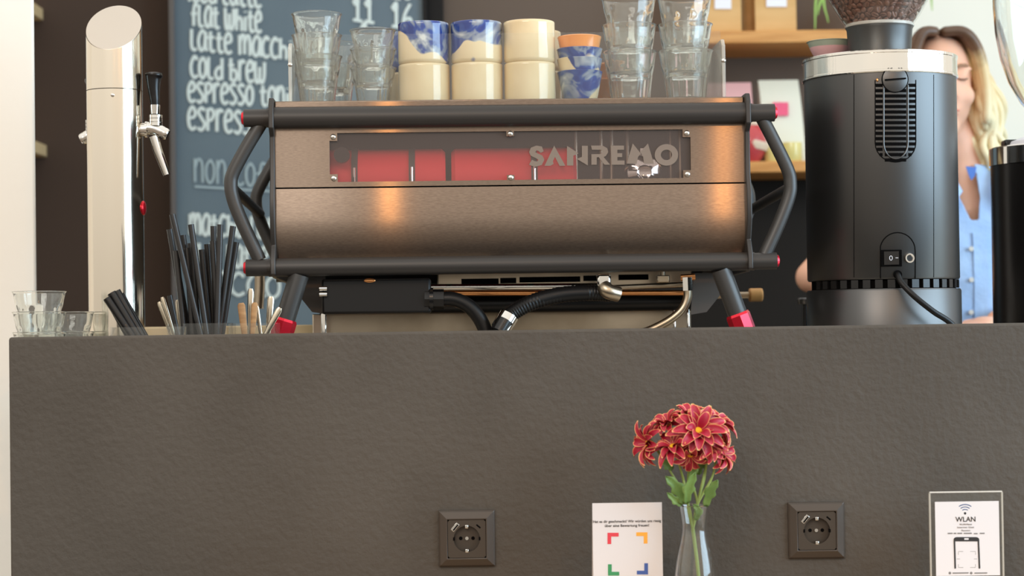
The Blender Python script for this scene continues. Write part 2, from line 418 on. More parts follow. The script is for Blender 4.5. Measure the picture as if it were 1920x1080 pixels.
# ------------------------------------------------------------------ bar counter
xl = P(17, 800, 0).x
t = thing('bar_counter', 'long dark brown plastered bar counter under the espresso machine', 'counter', (xl, 0, 0))
L = t.location
MB().box((0, 0, 0), (3.2, .035, ZR)).build('front_panel', m_counter, t, bevel=.004)
MB().box((.0, .035, ZW - .04), (3.2, .98, ZW)).build('worktop', m_worktop, t, bevel=.003)
MB().box((.0, .035, 0), (.03, .95, ZW - .04)).build('end_panel', m_counter, t)
MB().box((.03, .915, 0), (3.2, .95, ZW - .04)).build('back_panel', m_counter, t)

# ------------------------------------------------------------------ wooden shelves
def shelf(name, label, x0, x1, yt, yb, Yf, grp):
    a = P(x0, yt, Yf); b = P(x1, yt, Yf); c = P((x0 + x1) / 2, yb, Yf)
    mid = P((x0 + x1) / 2, yt, Yf)
    o = MB().box((a.x, Yf, c.z), (b.x, YB, mid.z)).build(name, m_wood, loc=Vector((mid.x, (Yf + YB) / 2, c.z)), bevel=.003)
    tag(o, label, 'shelf', grp); return mid.z
YS = 2.45
z_up = shelf('wall_shelf', 'oak wall shelf carrying the brown paper coffee bags', 1262, 1660, 57, 80, YS, 'oak wall shelves')
z_lo = shelf('wall_shelf', 'oak wall shelf carrying the white pouch with pink label', 1262, 1640, 302, 323, YS, 'oak wall shelves')
def shelf_end(label, xb, yt, yb):
    a = P(xb, yt, YB); b = P(xb, yb, YB)
    o = MB().box((a.x - .9, 2.44, b.z), (a.x, YB, a.z)).build('wall_shelf', m_palewood, loc=Vector((a.x - .45, 2.6, b.z)), bevel=.003)
    tag(o, label, 'shelf', 'pale shelf ends by the white wall')
shelf_end('upper pale wooden shelf end peeking out past the white wall', 81, 16, 39)
shelf_end('lower pale wooden shelf end peeking out past the white wall', 88, 272, 295)

# ------------------------------------------------------------------ chalkboard
GL = {
 'a': (.5, [[(.4, .82), (.22, 1), (.04, .62), (.05, .22), (.18, 0), (.34, .25), (.4, .9)], [(.4, .95), (.41, .2), (.5, .02)]]),
 'b': (.5, [[(.08, 1.05), (.08, 0)], [(-.04, .72), (.26, .74)], [(.08, .08), (.28, 0), (.4, .25), (.3, .52), (.08, .45)]]),
 'c': (.46, [[(.38, .84), (.22, 1), (.04, .62), (.06, .2), (.22, 0), (.4, .14)]]),
 'd': (.5, [[(.4, 1.02), (.4, 0)], [(.4, .5), (.22, .58), (.04, .3), (.18, 0), (.4, .18)]]),
 'e': (.47, [[(.06, .48), (.34, .6), (.34, .88), (.2, 1), (.04, .64), (.07, .18), (.22, 0), (.4, .14)]]),
 'f': (.44, [[(.4, .94), (.26, 1.02), (.17, .7), (.17, 0)], [(.0, .55), (.36, .6)]]),
 'h': (.5, [[(.06, 1.02), (.06, 0)], [(.06, .4), (.2, .62), (.36, .5), (.38, 0)]]),
 'i': (.24, [[(.1, .68), (.1, 0)], [(.1, .88), (.1, .94)]]),
 'l': (.4, [[(.06, 1.02), (.06, .2), (.18, 0), (.33, .08)]]),
 'm': (.72, [[(.04, .97), (.06, 0)], [(.05, .6), (.17, .97), (.29, .85), (.31, .05)], [(.31, .6), (.44, .97), (.57, .82), (.6, 0)]]),
 'n': (.5, [[(.05, 1), (.06, 0)], [(.06, .6), (.2, .98), (.36, .8), (.39, 0)]]),
 'o': (.47, [[(.22, 1), (.05, .7), (.05, .25), (.2, 0), (.36, .25), (.37, .72), (.22, 1)]]),
 'p': (.46, [[(.07, 1), (.07, 0)], [(.07, .92), (.26, .98), (.36, .75), (.24, .5), (.07, .48)]]),
 'r': (.42, [[(.06, 1), (.06, 0)], [(.06, .68), (.2, .98), (.36, .88)]]),
 's': (.44, [[(.36, .88), (.2, 1), (.06, .8), (.2, .54), (.36, .28), (.2, 0), (.02, .1)]]),
 't': (.44, [[(.16, 1), (.16, .2), (.27, 0), (.4, .1)], [(.0, .68), (.36, .72)]]),
 'u': (.48, [[(.04, 1), (.06, .2), (.2, 0), (.34, .2)], [(.38, 1), (.38, 0)]]),
 'w': (.66, [[(.02, 1), (.05, .2), (.14, 0), (.26, .2), (.28, .75)], [(.28, .2), (.4, 0), (.52, .3), (.54, 1)]]),
 '1': (.5, [[(.02, .72), (.2, .98), (.22, .7), (.05, .7)], [(.22, 1.0), (.22, 0)], [(.02, -.02), (.42, -.04)]]),
 '6': (.5, [[(.36, 1), (.14, .6), (.05, .2), (.2, 0), (.38, .15), (.34, .38), (.1, .3)]]),
 ' ': (.3, []),
}
YC = 2.66
a = P(319, 200, YC); b = P(803, 200, YC)
zt = P(560, -150, YC).z; zb = P(560, 640, YC).z
cb = thing('chalkboard', 'tall slate chalkboard with handwritten drinks menu', 'chalkboard', ((a.x + b.x) / 2, YC, zb))
L = cb.location
hw = (b.x - a.x) / 2
MB().box((-hw, .004, 0), (hw, .03, zt - zb)).build('slate', m_board, cb)
MB().box((-hw, -.012, 0), (-hw + .015, .03, zt - zb)).build('frame_rail', m_boardframe, cb, bevel=.003)
MB().box((hw - .012, -.012, 0), (hw, .03, zt - zb)).build('frame_rail', m_black, cb, bevel=.003)
def chalk(txt, x0, x1, y0, y1, h, sw=3.0, m=None):
    tot = sum(GL[c][0] for c in txt); mb = MB(); cx = 0; sc = (x1 - x0) / tot; ppm = px(YC)
    for c in txt:
        w, st = GL[c]
        for s in st:
            pts = []
            for (u, v) in s:
                X = x0 + (cx + u) * sc; Yp = y0 + (y1 - y0) * ((X - x0) / (x1 - x0)) - v * h
                pts.append(P(X, Yp, YC) - L)
            pts = catmull(pts, 5)
            i0 = len(mb.v); mb.tube(pts, sw / ppm, 8)
            for q in mb.v[i0:]: q.y = q.y * .12
        cx += w
    return mb.build('chalk_line', m or m_chalk, cb)
chalk('iced latte', 352, 492, 2, 15, 40)
chalk('flat white', 358, 492, 48, 62, 40)
chalk('latte macchiato', 357, 600, 93, 118, 38)
chalk('cold brew', 357, 500, 145, 157, 40)
chalk('espresso tonic', 352, 560, 191, 202, 38)
chalk('espresso', 352, 490, 242, 254, 42)
chalk('non coffee', 363, 560, 341, 356, 44, 2.2, m_chalkthin)
mb = MB(); mb.tube([P(365, 350, YC) - L, P(560, 362, YC) - L], 2 / px(YC), 8)
for q in mb.v: q.y *= .12
note(mb.build('underline', m_chalkthin, cb), 'thin chalk underline')
chalk('matcha latte', 355, 545, 440, 450, 40)
chalk('chai latte', 355, 505, 498, 505, 42)
chalk('cacao', 365, 530, 548, 560, 42)
chalk('11', 661, 705, 36, 42, 42)
chalk('16', 734, 775, 48, 52, 44)
chalk('1', 676, 696, 82, 82, 40)
chalk('16', 734, 775, -6, 0, 42)

# ------------------------------------------------------------------ tap tower
YT = .35
ppm = px(YT)
bx = P(217, 400, YT).x
tw = thing('tap_tower', 'tall polished steel tap tower with slanted top, left of the chalkboard', 'drinks tap', (bx, YT, ZW))
L = tw.location; R = 52 / ppm
zc_lo = P(217, 93, YT - R).z - ZW; zc_hi = P(217, 12, YT + R).z - ZW
seam = P(217, 171, YT).z - ZW
def cyl_cut(r, z0, zf, zbk, n=64):
    mb = MB(); bot = [(r * math.cos(2 * pi * k / n), r * math.sin(2 * pi * k / n), z0) for k in range(n)]
    top = [(x, y, zf + (zbk - zf) * (y + r) / (2 * r)) for x, y, _ in bot]
    mb.add(bot + top, [(k, (k + 1) % n, n + (k + 1) % n, n + k) for k in range(n)] + [tuple(range(n - 1, -1, -1))])
    return mb, top
mb, _ = cyl_cut(R, 0, seam - .0008, seam - .0008); mb.add([(p.x, p.y, p.z) for p in mb.v[64:128]], [tuple(range(64))]); mb.build('column', m_tower, tw)
mb, top = cyl_cut(R, seam + .0004, zc_lo, zc_hi); cap = mb.build('cap', m_tower, tw)
MB().add([(x * .985, y * .985, z + .0012) for x, y, z in top] + [(x * .985, y * .985, z - .004) for x, y, z in top],
         [tuple(range(64))] + [(k, (k + 1) % 64, 64 + (k + 1) % 64, 64 + k) for k in range(64)]).build('cap_face', m_towertop, cap)
q = P(211, 178, YT - R) - L
MB().ell((q.x, -R - .0, q.z), (.0032, .002, .0032)).build('screw', m_chrome, tw)
q = P(271, 390, YT) - L
MB().ell((R + .0005, .0, q.z), (.004, .012, .012)).build('red_button', m_red, tw)
MB().lathe([(0, .0), (R * 1.12, 0), (R * 1.12, .004), (R * 1.02, .008), (0, .008)]).build('base_flange', m_chrome, tw)
def tap(sgn, dy):
    sh_ = 0 if sgn > 0 else 20 / ppm
    c = lambda x, y: Vector((sgn * (P(x, y, YT) - L).x + sh_, dy, (P(x, y, YT) - L).z))
    mb = MB(); mb.tube([c(255, 243), c(276, 243)], .011, 20); mb.tube([c(273, 243), c(277, 243)], .0135, 20)
    mb.tube(catmull([c(276, 240), c(290, 242), c(306, 249), c(315, 253)]), [.0105] * 12 + [.010, .010, .010, .0098, .0095, .009, .008], 18)
    mb.tube([c(296, 228), c(291, 244)], .0075, 16)
    body = mb.build('tap_body', m_chrome, tw)
    MB().tube([c(288, 256), c(296, 282), c(313, 328)] if sgn > 0 else [c(288, 256), c(292, 266), c(296, 274)], [.0085, .0078, .0062], 16).build('spout', m_chrome, body)
    mb = MB(); mb.tube([c(291, 197), c(291, 214)], [.0085, .0075], 16)
    for y in (219, 226, 233): mb.tube([c(292, y - 3), c(292, y + 3)], .0112, 20)
    mb.build('lever_collar', m_chrome, body)
    pts = catmull([c(291, 198), c(290, 185), c(288, 165), c(287.5, 148), c(288, 141), c(288, 135)], 8)
    rr = []
    for i in range(len(pts)):
        u = i / (len(pts) - 1); K = ((0, .0072), (.25, .0088), (.55, .0122), (.8, .0148), (.9, .0142), (.96, .011), (1.0, .003))
        for (ua, ra), (ub, rb_) in zip(K[:-1], K[1:]):
            if ua <= u <= ub: rr.append(ra + (rb_ - ra) * (u - ua) / (ub - ua)); break
    MB().tube(pts, rr, 20).build('lever_handle', m_plblack, body)
tap(1, 0); tap(-1, .062)

# ------------------------------------------------------------------ tumblers
GLASS = {}
def glass_mesh(kind, h, rt, rb):
    if kind in GLASS: return GLASS[kind]
    nf = 9; n = 90; w = .0044
    def R(u): return rb + (rt - rb) * (u * .82 + .18 * u ** 3) + (.0012 if u > .97 else 0)
    us = [0, .03, .1, .2, .3, .4, .5, .58, .64, .68, .72, .76, .82, .9, .96, .985, 1.0]
    prof = [(0, .003), (rb * .7, .002), (rb * .88, 0)] + [(R(u), h * u + (.001 if u == 0 else 0)) for u in us] + [(R(1) - .0014, h + .0006)]
    uo = [None] * 3 + us + [1.0]
    inner = [.97, .9, .8, .72, .6, .45, .3, .2, .13]
    prof += [(R(u) - (w - .0026 * u), h * u) for u in inner] + [(rb - .008, h * .095), (0, h * .09)]
    uo += [2] * (len(inner) + 2)
    def rm(th, i):
        u = uo[i]
        if u is None or u > .8: return 1
        a = (th % (2 * pi / nf)) - pi / nf
        arch = .74 - .12 * (a / (pi / nf)) ** 2
        k = min(1, max(0, (arch - u) / .10)); k = k * k * (3 - 2 * k)
        k *= min(1, (u + .02) / .1)
        fac = math.cos(pi / nf) / math.cos(a)
        groove = -.05 * math.exp(-((abs(a) - pi / nf) / .07) ** 2)
        return 1 + k * (fac - 1 + .01 + groove)
    mb = MB(); mb.lathe(prof, n=n, rmod=rm)
    o = mb.build('tumbler', m_glass, angle=28); GLASS[kind] = o
    o.data.materials.append(m_glassout)
    for p in o.data.polygons:
        if 3 * n <= p.index < (3 + len(us)) * n: p.material_index = 1
    o['unused'] = 1
    return o
def tumbler(kind, dims, loc, label, grp, rz=0):
    g = glass_mesh(kind, *dims)
    if 'unused' in g: del g['unused']; o = g
    else: o = g.copy(); COL.objects.link(o)
    o.location = loc; o.rotation_euler = (0, 0, rz); tag(o, label, 'glass', grp); return o

# ================================================================== ESPRESSO MACHINE
YM = .30; YAW = math.radians(2.0)
mroot = thing('espresso_machine', 'large dark brushed steel espresso machine on the bar counter', 'coffee machine', (P(955, 500, YM).x, YM, ZW), YAW)
ML = mroot.location.copy(); Rz = Matrix.Rotation(-YAW, 3, 'Z')
lc = Rz @ (CAM - ML)
def M(x, y, d):
    r = Rz @ ray(x, y)
    return lc + r * ((d - lc.y) / r.y)
def Mw(v): return Matrix.Rotation(YAW, 3, 'Z') @ Vector(v) + ML
def MZ(y, d=0): return M(955, y, d).z
xL = M(516, 300, 0).x; xR = M(1396, 300, 0).x
uvz = lambda c: (c.z * 3, c.x * 3)
zs = MZ(348)
# upper panel: sheet with a window opening
z0, z1 = zs + .0012, MZ(232); wx0 = M(618, 296, 0).x; wx1 = M(1295, 288, 0).x; wz1 = MZ(246); wz0 = MZ(337.5)
mb = MB(); T = .004
mb.box((xL, 0, z0), (wx0, T, z1)); mb.box((wx1, 0, z0), (xR, T, z1)); mb.box((wx0, 0, wz1), (wx1, T, z1)); mb.box((wx0, 0, z0), (wx1, T, wz0))
q = .0125
for X in (wx0, wx1 - q):
    for Z in (wz0, wz1 - q): mb.box((X, 0, Z), (X + q, T, Z + q))
xm = M(957, 290, 0).x
for Z in (wz0, wz1 - .008): mb.box((xm - .006, 0, Z), (xm + .006, T, Z + .008))
up = mb.build('upper_back_panel', m_steel, mroot, uvf=uvz)
for X in (wx0 + .006, xm, wx1 - .006):
    for Z in (wz0 + (.006 if X != xm else .004), wz1 - (.006 if X != xm else .004)):
        MB().ell((X, -.001, Z), (.0046, .0028, .0046)).build('screw', m_chrome, up)
win = MB().box((wx0, .0045, wz0), (wx1, .0075, wz1)).build('smoked_window', m_smoky, mroot)
# lettering on the window
LT = {
 'S': ([[(.98, .72), (.86, .95), (.5, 1.0), (.12, .9), (.0, .68), (.1, .5), (.45, .38), (.62, .3), (.55, .22), (.4, .22), (.2, .3), (.05, .14), (.0, .05), (.4, -.05), (.85, .04), (1.02, .3), (.9, .5), (.55, .62), (.42, .68), (.5, .76), (.62, .74), (.78, .64)]], .75),
 'A': ([[(0, 0), (.46, 1), (1, 0), (.72, 0), (.5, .44), (.40, .22), (.44, .1), (.28, 0)]], .98),
 'N': ([[(0, 0), (0, 1), (.55, .62), (.3, .5), (.3, 0)], [(.98, 0), (.98, 1), (.7, 1), (.7, .44), (.45, .34)]], 1.0),
 'R': ([[(0, 1), (.6, 1), (.85, .86), (.9, .66), (.78, .46), (.66, .4), (1.0, 0), (.7, 0), (.4, .4), (.3, .38), (.3, 0), (.02, 0), (.02, .55), (.5, .56), (.6, .66), (.52, .78), (.05, .78)]], .85),
 'E': ([[(0, 1), (1, 1), (1, .78), (.5, .78), (.5, .6), (.86, .6), (.86, .4), (.5, .4), (.5, .22), (1.04, .22), (1.04, 0), (0.06, 0)]], .62),
 'M': ([[(0, 0), (.22, 1), (.52, .5), (.42, .34), (.36, 0)], [(.5, .58), (.78, 1), (1.0, 0), (.64, 0), (.6, .36)]], 1.25),
}
mb = MB()
def put(polys, x0, x1, yb, h):
    for pl in polys:
        pts = [(M(x0 + u * (x1 - x0), yb - v * h, .0044).x, M(x0 + u * (x1 - x0), yb - v * h, .0044).z) for u, v in pl]
        mb.prism(pts, .0036, .0046, 'y')
put(LT['S'][0], 992, 1020, 311, 38); put(LT['A'][0], 1021, 1060, 311, 38)
put(LT['N'][0], 1063, 1103, 310.5, 37); put(LT['R'][0], 1108, 1144, 309, 36); put(LT['E'][0], 1145, 1170, 309, 36)
put(LT['M'][0], 1175, 1226, 307, 38)
n = 40; cxo, cyo = 1249.5, 290.5; ring = []
pv = []
for k in range(n):
    a_ = 2 * pi * k / n
    for r_, dd in ((22, .0036), (22, .0046), (10.5, .0036), (10.5, .0046)):
        w_ = M(cxo + r_ * math.cos(a_), cyo - r_ * .92 * math.sin(a_), .0044); pv.append((w_.x, dd, w_.z))
fs = []
for k in range(n):
    a_, b_ = 4 * k, 4 * ((k + 1) % n)
    fs += [(a_, b_, b_ + 2, a_ + 2), (a_ + 1, a_ + 3, b_ + 3, b_ + 1), (a_, a_ + 1, b_ + 1, b_), (a_ + 2, b_ + 2, b_ + 3, a_ + 3)]
mb.add(pv, fs)
note(mb.build('lettering', m_logo, win), 'taupe capital letters SANREMO')
# inside the window
MB().box((xL + .03, .26, wz0 - .06), (xR - .03, .27, wz1 + .03)).build('inner_back_plate', m_midgrey, mroot)
MB().box((xL + .03, .02, wz0 - .03), (xR - .03, .26, wz0 - .02)).build('inner_shelf', m_midgrey, mroot)
bz = MZ(338, .1); br = .052
for xa, xb in ((604, 835), (846, 1078)):
    xa_, xb_ = M(xa, 300, .08).x, M(xb, 300, .08).x
    mb = MB(); mb.tube([(xa_, .085, bz), (xa_ + .006, .085, bz), (xb_ - .006, .085, bz), (xb_, .085, bz)], [br - .006, br, br, br - .006], 40)
    bo = mb.build('boiler', m_redboiler, mroot); note(bo, 'red boiler drum behind the smoked window')
    for fx in (.27, .73) if xa < 700 else (.66,):
        xx = xa_ + (xb_ - xa_) * fx
        MB().tube([(xx - .005, .085, bz), (xx + .005, .085, bz)], br + .002, 40).build('boiler_strap', m_midgrey, bo)
        MB().tube([(xx, .085 - br - .004, bz - .02), (xx, .085 - br - .004, bz + .018)], .0022, 8).build('strap_bolt', m_chrome, bo)
q = M(641, 291, .02); MB().tube([(q.x, .012, q.z), (q.x, .03, q.z)], .0125, 24).build('grommet', m_plblack, mroot)
q = M(1207, 324, .05)
mb = MB(); mb.lathe([(0, .0), (.008, 0), (.012, -.002), (.027, .004), (.031, .016), (.027, .02), (.0, .02)], n=36, M=Matrix.Translation((q.x, .04, q.z)) @ Matrix.Rotation(-pi / 2, 4, 'X'))
mb.tube([(q.x, .055, q.z), (q.x, .055, q.z + .04)], .008, 14); mb.build('pump_head', m_chrome, mroot)
for x in (1082, 1130, 1150, 1180, 1262, 1280):
    q = M(x, 300, .07); MB().tube([(q.x, .1, wz0 - .02), (q.x, .1, wz1 + .02)], .004, 10).build('inner_pipe', m_stain, mroot)
# lower barrel panel
prof = []
zb_ = MZ(487)
for i in range(25):
    u = i / 24; z = (zs - .0012) + (zb_ - (zs - .0012)) * u
    d = -.005 * math.sin(min(1, u * 2.0) * pi / 2) + .032 * max(0, (u - .4) / .6) ** 2.4
    prof.append((d, z))
mb = MB(); rows = []
for d, z in prof: rows.append([Vector((xL + (xR - xL) * k / 8, d, z)) for k in range(9)])
mb.grid(rows)
rows2 = [[p + Vector((0, .004, 0)) for p in r] for r in rows]; mb.grid(rows2)
n9 = 9; nn = len(rows) * 9
def arc(c): return (c.z * 3, c.x * 3)
mb.add([rows[0][0], rows[0][-1], rows2[0][-1], rows2[0][0]], [(0, 1, 2, 3)])
mb.build('lower_back_panel', m_steel, mroot, uvf=arc, normals=False)
# dark seam line backing
MB().box((xL, .006, zs - .006), (xR, .012, zs + .006)).build('seam_backing', m_groove, mroot)
# cup tray
trz = MZ(186)
mb = MB(); mb.box((xL, -.004, MZ(199)), (xR, .47, trz)); tray = mb.build('cup_tray', m_steel, mroot, uvf=uvz, bevel=.002)
# rails
def rail(name, yc, r, re, x0, x1):
    z = MZ(yc); a_ = M(x0, yc, 0).x; b_ = M(x1, yc, 0).x
    o = MB().tube([(xL - .006, -.004, z), (xR + .006, -.004, z)], r, 32).build(name, m_blackmetal, mroot)
    for X, E in ((xL, a_), (xR, b_)):
        s = -1 if E < X else 1
        MB().tube([(X, -.004, z), (X + s * .012, -.004, z)], re + .0012, 28).build('rail_collar', m_blackmetal, o)
        MB().tube([(X, -.004, z), (E, -.004, z)], re, 28).build('rail_end', m_blackmetal, o)
        MB().tube([(E, -.004, z), (E + s * .004, -.004, z)], [re * .8, re * .62], 24).build('end_cap', m_red, o)
    return z
zt_r = rail('top_rail', 217, .0175, .0143, 458, 1451)
zb_r = rail('bottom_rail', 496, .0147, .0136, 462, 1455)
rail_far = []
for zz, rr in ((zt_r, .0143), (zb_r, .0136)):
    MB().tube([(M(475, 300, 0).x, .42, zz), (M(1437, 300, 0).x, .42, zz)], rr, 24).build('front_rail', m_blackmetal, mroot)
# side plates
for X in (xL - .008, xR):
    pts = [(.004, MZ(181)), (-.014, MZ(181)), (-.024, MZ(196)), (-.025, MZ(238)), (-.009, MZ(252)), (-.009, MZ(330)), (-.02, MZ(365)), (-.02, MZ(420)), (-.006, MZ(455)), (-.022, MZ(482)), (-.022, MZ(510)), (.02, MZ(515)), (.40, MZ(520)), (.47, MZ(400)), (.47, MZ(186))]
    pts = [(d, z) for d, z in pts]
    MB().prism(pts, X, X + .008, 'x').build('side_plate', m_blackmetal, mroot, bevel=.0015)
# bent side tubes
LP = [(493, 226), (463, 275), (438, 322), (433, 345), (437, 372), (452, 412), (487, 488)]
RP = [(1425, 214), (1450, 262), (1477, 318), (1482, 345), (1479, 370), (1461, 418), (1433, 480)]
for pp, s in ((LP, -1), (RP, 1)):
    base = [M(x, y, 0) for x, y in pp]
    tubes = []
    for dd in (0, .43):
        tubes.append(MB().tube(catmull([p + Vector((0, dd, 0)) for p in base], 6), .0108, 20).build('side_tube', m_tube, mroot))
    MB().tube([base[3] + Vector((0, 0, -.005)), base[4] + Vector((-s * .004, .43, .0))], .0085, 16).build('cross_tube', m_tube, mroot)
# legs
for x0, y0, x1, y1 in ((561, 515, 534, 602), (1352, 506, 1384, 592)):
    for dd in (.0, .40):
        ix = (0 if dd == 0 else (.13 if x0 < 955 else -.13))
        a_ = M(x0, y0, 0) + Vector((ix, dd, 0)); b_ = M(x1, y1, 0) + Vector((ix, dd, 0)); dr = (b_ - a_).normalized()
        lg = MB().tube([a_, b_], .0158, 24).build('leg', m_tube, mroot)
        c_ = b_ + dr * .055
        MB().tube([b_ - dr * .004, b_, b_ + dr * .05, c_], [.0178, .0198, .0198, .018], 8).build('red_foot', m_red, lg, angle=20)
        e_ = c_ + dr * ((c_.z) / -dr.z - .003)
        MB().tube([c_, e_], .015, 16).build('foot_pad', m_rubber, lg)
# cup guard of clear acrylic
gz0 = trz; gz1 = MZ(62, .03)
gx0 = M(548, 120, .03).x; gx1 = M(1352, 120, .03).x
MB().box((gx0, .03, gz0), (gx1, .033, gz1)).build('cup_guard', m_acryl, mroot, bevel=.0006, seg=1)
for X, hy in ((gx0 - .007, 76), (gx1 + .002, 76)):
    z_ = MZ(hy, .04)
    p_ = [(.035, gz0), (.035, z_ - .012), (.047, z_), (.36, z_), (.37, gz0)]
    MB().prism(p_, X, X + .006, 'x').build('guard_side', m_edge, mroot, bevel=.001, seg=1)
    MB().ell((X + .003, .036, MZ(118, .04)), (.004, .003, .004)).build('guard_screw', m_chrome, mroot)
# ------- underside
def mbox(name, m, x0, x1, y0, y1, d0, d1, parent=None, bevel=.002):
    a_ = M(x0, (y0 + y1) / 2, d0); b_ = M(x1, (y0 + y1) / 2, d0)
    s_ = -.0137 * ((x0 + x1) / 2 - 955)
    zt_ = M((x0 + x1) / 2, y0, d0).z; zbb = M((x0 + x1) / 2, y1, d0).z
    return MB().box((a_.x, d0, zbb), (b_.x, d1, zt_)).build(name, m, parent or mroot, bevel=bevel)
mbox('motor_box', m_rubber, 603, 808, 522, 588, .02, .12, bevel=.004)
mbox('chassis', m_dark, 592, 1318, 505, 530, .19, .40)
o = mbox('slotted_plate', m_stain, 820, 1298, 508, 540, .12, .124)
for x0, x1 in ((865, 935), (938, 968), (974, 1088), (1094, 1135), (1160, 1216)):
    a_ = M(x0, 525, .118); b_ = M(x1, 525, .118); z_ = MZ(526 - .0137 * ((x0 + x1) / 2 - 955), .118)
    MB().box((a_.x, .118, z_ - .0045), (b_.x, .121, z_ + .0045)).build('slot', m_groove, o)
def mtube(name, m, pts, r, d, n=16, parent=None):
    return MB().tube(catmull([M(p[0], p[1], p[2] if len(p) > 2 else d) for p in pts], 6), r, n).build(name, m, parent or mroot)
mtube('water_pipe', m_chrome, [(800, 539), (1130, 537)], .0055, .09)
mtube('water_pipe', m_stain, [(1140, 540), (1296, 533)], .0045, .09)
mtube('reflection_strip', m_copper, [(800, 549.5), (1296, 549)], .0045, .10)  # orange reflection strip, put in as a thin copper tube
mtube('drip_pipe', m_rubber, [(600, 574), (1300, 565)], .0155, .15, 24)
mbox('drip_tray', m_stain, 586, 1296, 584, 690, .2, .46)
mbox('tray_bracket', m_chrome, 602, 612, 586, 640, .14, .15)
mbox('tray_bracket', m_chrome, 1262, 1268, 580, 640, .14, .15)
mbox('tray_bracket', m_chrome, 1288, 1294, 578, 640, .14, .15)
for y in (541, 552):
    q = M(606, y, .015); MB().tube([(q.x - .006, .015, q.z), (q.x + .006, .015, q.z)], .0036, 14).build('terminal', m_chrome, mroot)
q = M(693, 526, .018); MB().ell((q.x, .018, q.z), (.0095, .002, .0035)).build('badge', m_copper, mroot)
h1 = mtube('drain_hose', m_rubber, [(812, 562), (850, 561), (880, 575), (902, 602), (918, 645), (925, 690)], .0118, .03, 18)
q0, q1 = M(796, 561, .03), M(832, 561, .03)
mb = MB(); mb.tube([q0, q1], .0165, 8); mb.tube([q0 + Vector((.008, 0, 0)), q0 + Vector((.014, 0, 0))], .0185, 18); mb.build('hose_nut', m_plblack, h1, angle=20)
pts = catmull([M(940, 606, .02), M(962, 586, .02), M(1000, 566, .02), (M(1050, 553, .025)), M(1105, 549, .03), M(1145, 551, .035)], 16)
h2 = MB().tube(pts, [.0125 + .0009 * (i % 2) for i in range(len(pts))], 18).build('ribbed_hose', m_rubber, mroot)
q = M(943, 604, .0)
MB().tube([q + Vector((-.004, -.004, -.012)), q + Vector((.010, .004, .010))], .0165, 24).build('hose_clamp', m_chrome, h2)
MB().tube([q + Vector((-.007, -.008, -.016)), q + Vector((.004, -.003, .002))], .0145, 20).build('hose_plug', m_plblack, h2)
MB().tube(catmull([M(1132, 536, .02), M(1140, 546, .015), M(1160, 552, .02)], 5), .0125, 18).build('elbow', m_stain, h2)
mbox('elbow_nut', m_chrome, 1119, 1146, 513, 538, .012, .036, h2, .004)
h3 = mtube('braided_hose', m_stain, [(1289, 538), (1289, 558), (1279, 580), (1256, 600), (1222, 618), (1170, 640), (1120, 690)], .0072, .04, 16)
mtube('hose_nut', m_chrome, [(1288, 520), (1289, 545)], .0088, .04, 6, h3)
mtube('hose_elbow', m_copper, [(1276, 521), (1303, 519)], .0055, .045, 12, h3)
v_ = mtube('valve', m_stain, [(1243, 505), (1243, 530)], .004, .06, 12)
mbox('valve_nut', m_stain, 1232, 1256, 516, 530, .052, .068, v_, .002)
for x0, s in ((575, -1), (1335, 1)):
    a_ = [M(x0 + s * 25, 512, .1), M(x0 + s * 18, 550, .1), M(x0 - s * 10, 585, .1), M(x0 - s * 40, 590, .1), M(x0 - s * 34, 512, .1)]
    MB().prism([(p.x, p.z) for p in a_], .10, .105, 'y').build('side_bracket', m_midgrey, mroot)
mtube('steam_wand', m_stain, [(487, 512), (487, 540), (485, 572), (485, 579)], .0095, .45)
q = M(1420, 553, .5); mb = MB().tube([(q.x - .2, .5, q.z), (q.x - .014, .5, q.z)], .006, 12); kn = mb.build('steam_lever', m_stain, mroot)
MB().tube([(q.x - .016, .5, q.z), (q.x + .010, .5, q.z)], .0125, 20).build('wooden_knob', m_wood, kn, bevel=.003)

# ------------------------------------------------------------------ what stands on the machine
def on_tray(x, Y, dz=0):
    p = P(x, 170, Y); return Vector((p.x, Y, 0))
def trayz(X, Y): return ML.z + trz + .0002
g1 = (.088, .0410, .0285); g2 = (.0655, .0375, .027); g3 = (.0905, .0450, .033); g4 = (.075, .0405, .028)
ord_ = ['bottom', 'second', 'third', 'top']
def stack(kind, dims, x, Y, n, step, label_fn, grp, z0=None):
    p = P(x, 150, Y)
    for i in range(n):
        tumbler(kind, dims, (p.x, Y, (z0 if z0 is not None else trayz(p.x, Y)) + i * (step + .0004)), label_fn(i), grp, rz=.13 * i + x)
stack('a', g1, 595, .415, 3, .035, lambda i: ['bottom', 'middle', 'top'][i] + ' glass of the leftmost tall tumbler stack on the machine', 'clear tumblers on the machine')
stack('a', g1, 625, .53, 2, .037, lambda i: ['lower', 'upper'][i] + ' glass half hidden behind the leftmost tumbler stack', 'clear tumblers on the machine')
stack('b', g2, 700, .40, 3, .031, lambda i: ['bottom', 'middle', 'top'][i] + ' small tumbler of the stack beside the cream and blue mugs', 'clear tumblers on the machine')
stack('c', g3, 1181, .43, 3, .044, lambda i: ['bottom', 'middle', 'top'][i] + ' tumbler of the tall stack next to the espresso cups', 'clear tumblers on the machine')
stack('c', g3, 1286, .43, 3, .044, lambda i: ['bottom', 'middle', 'top'][i] + ' tumbler of the rightmost tall stack on the machine', 'clear tumblers on the machine')
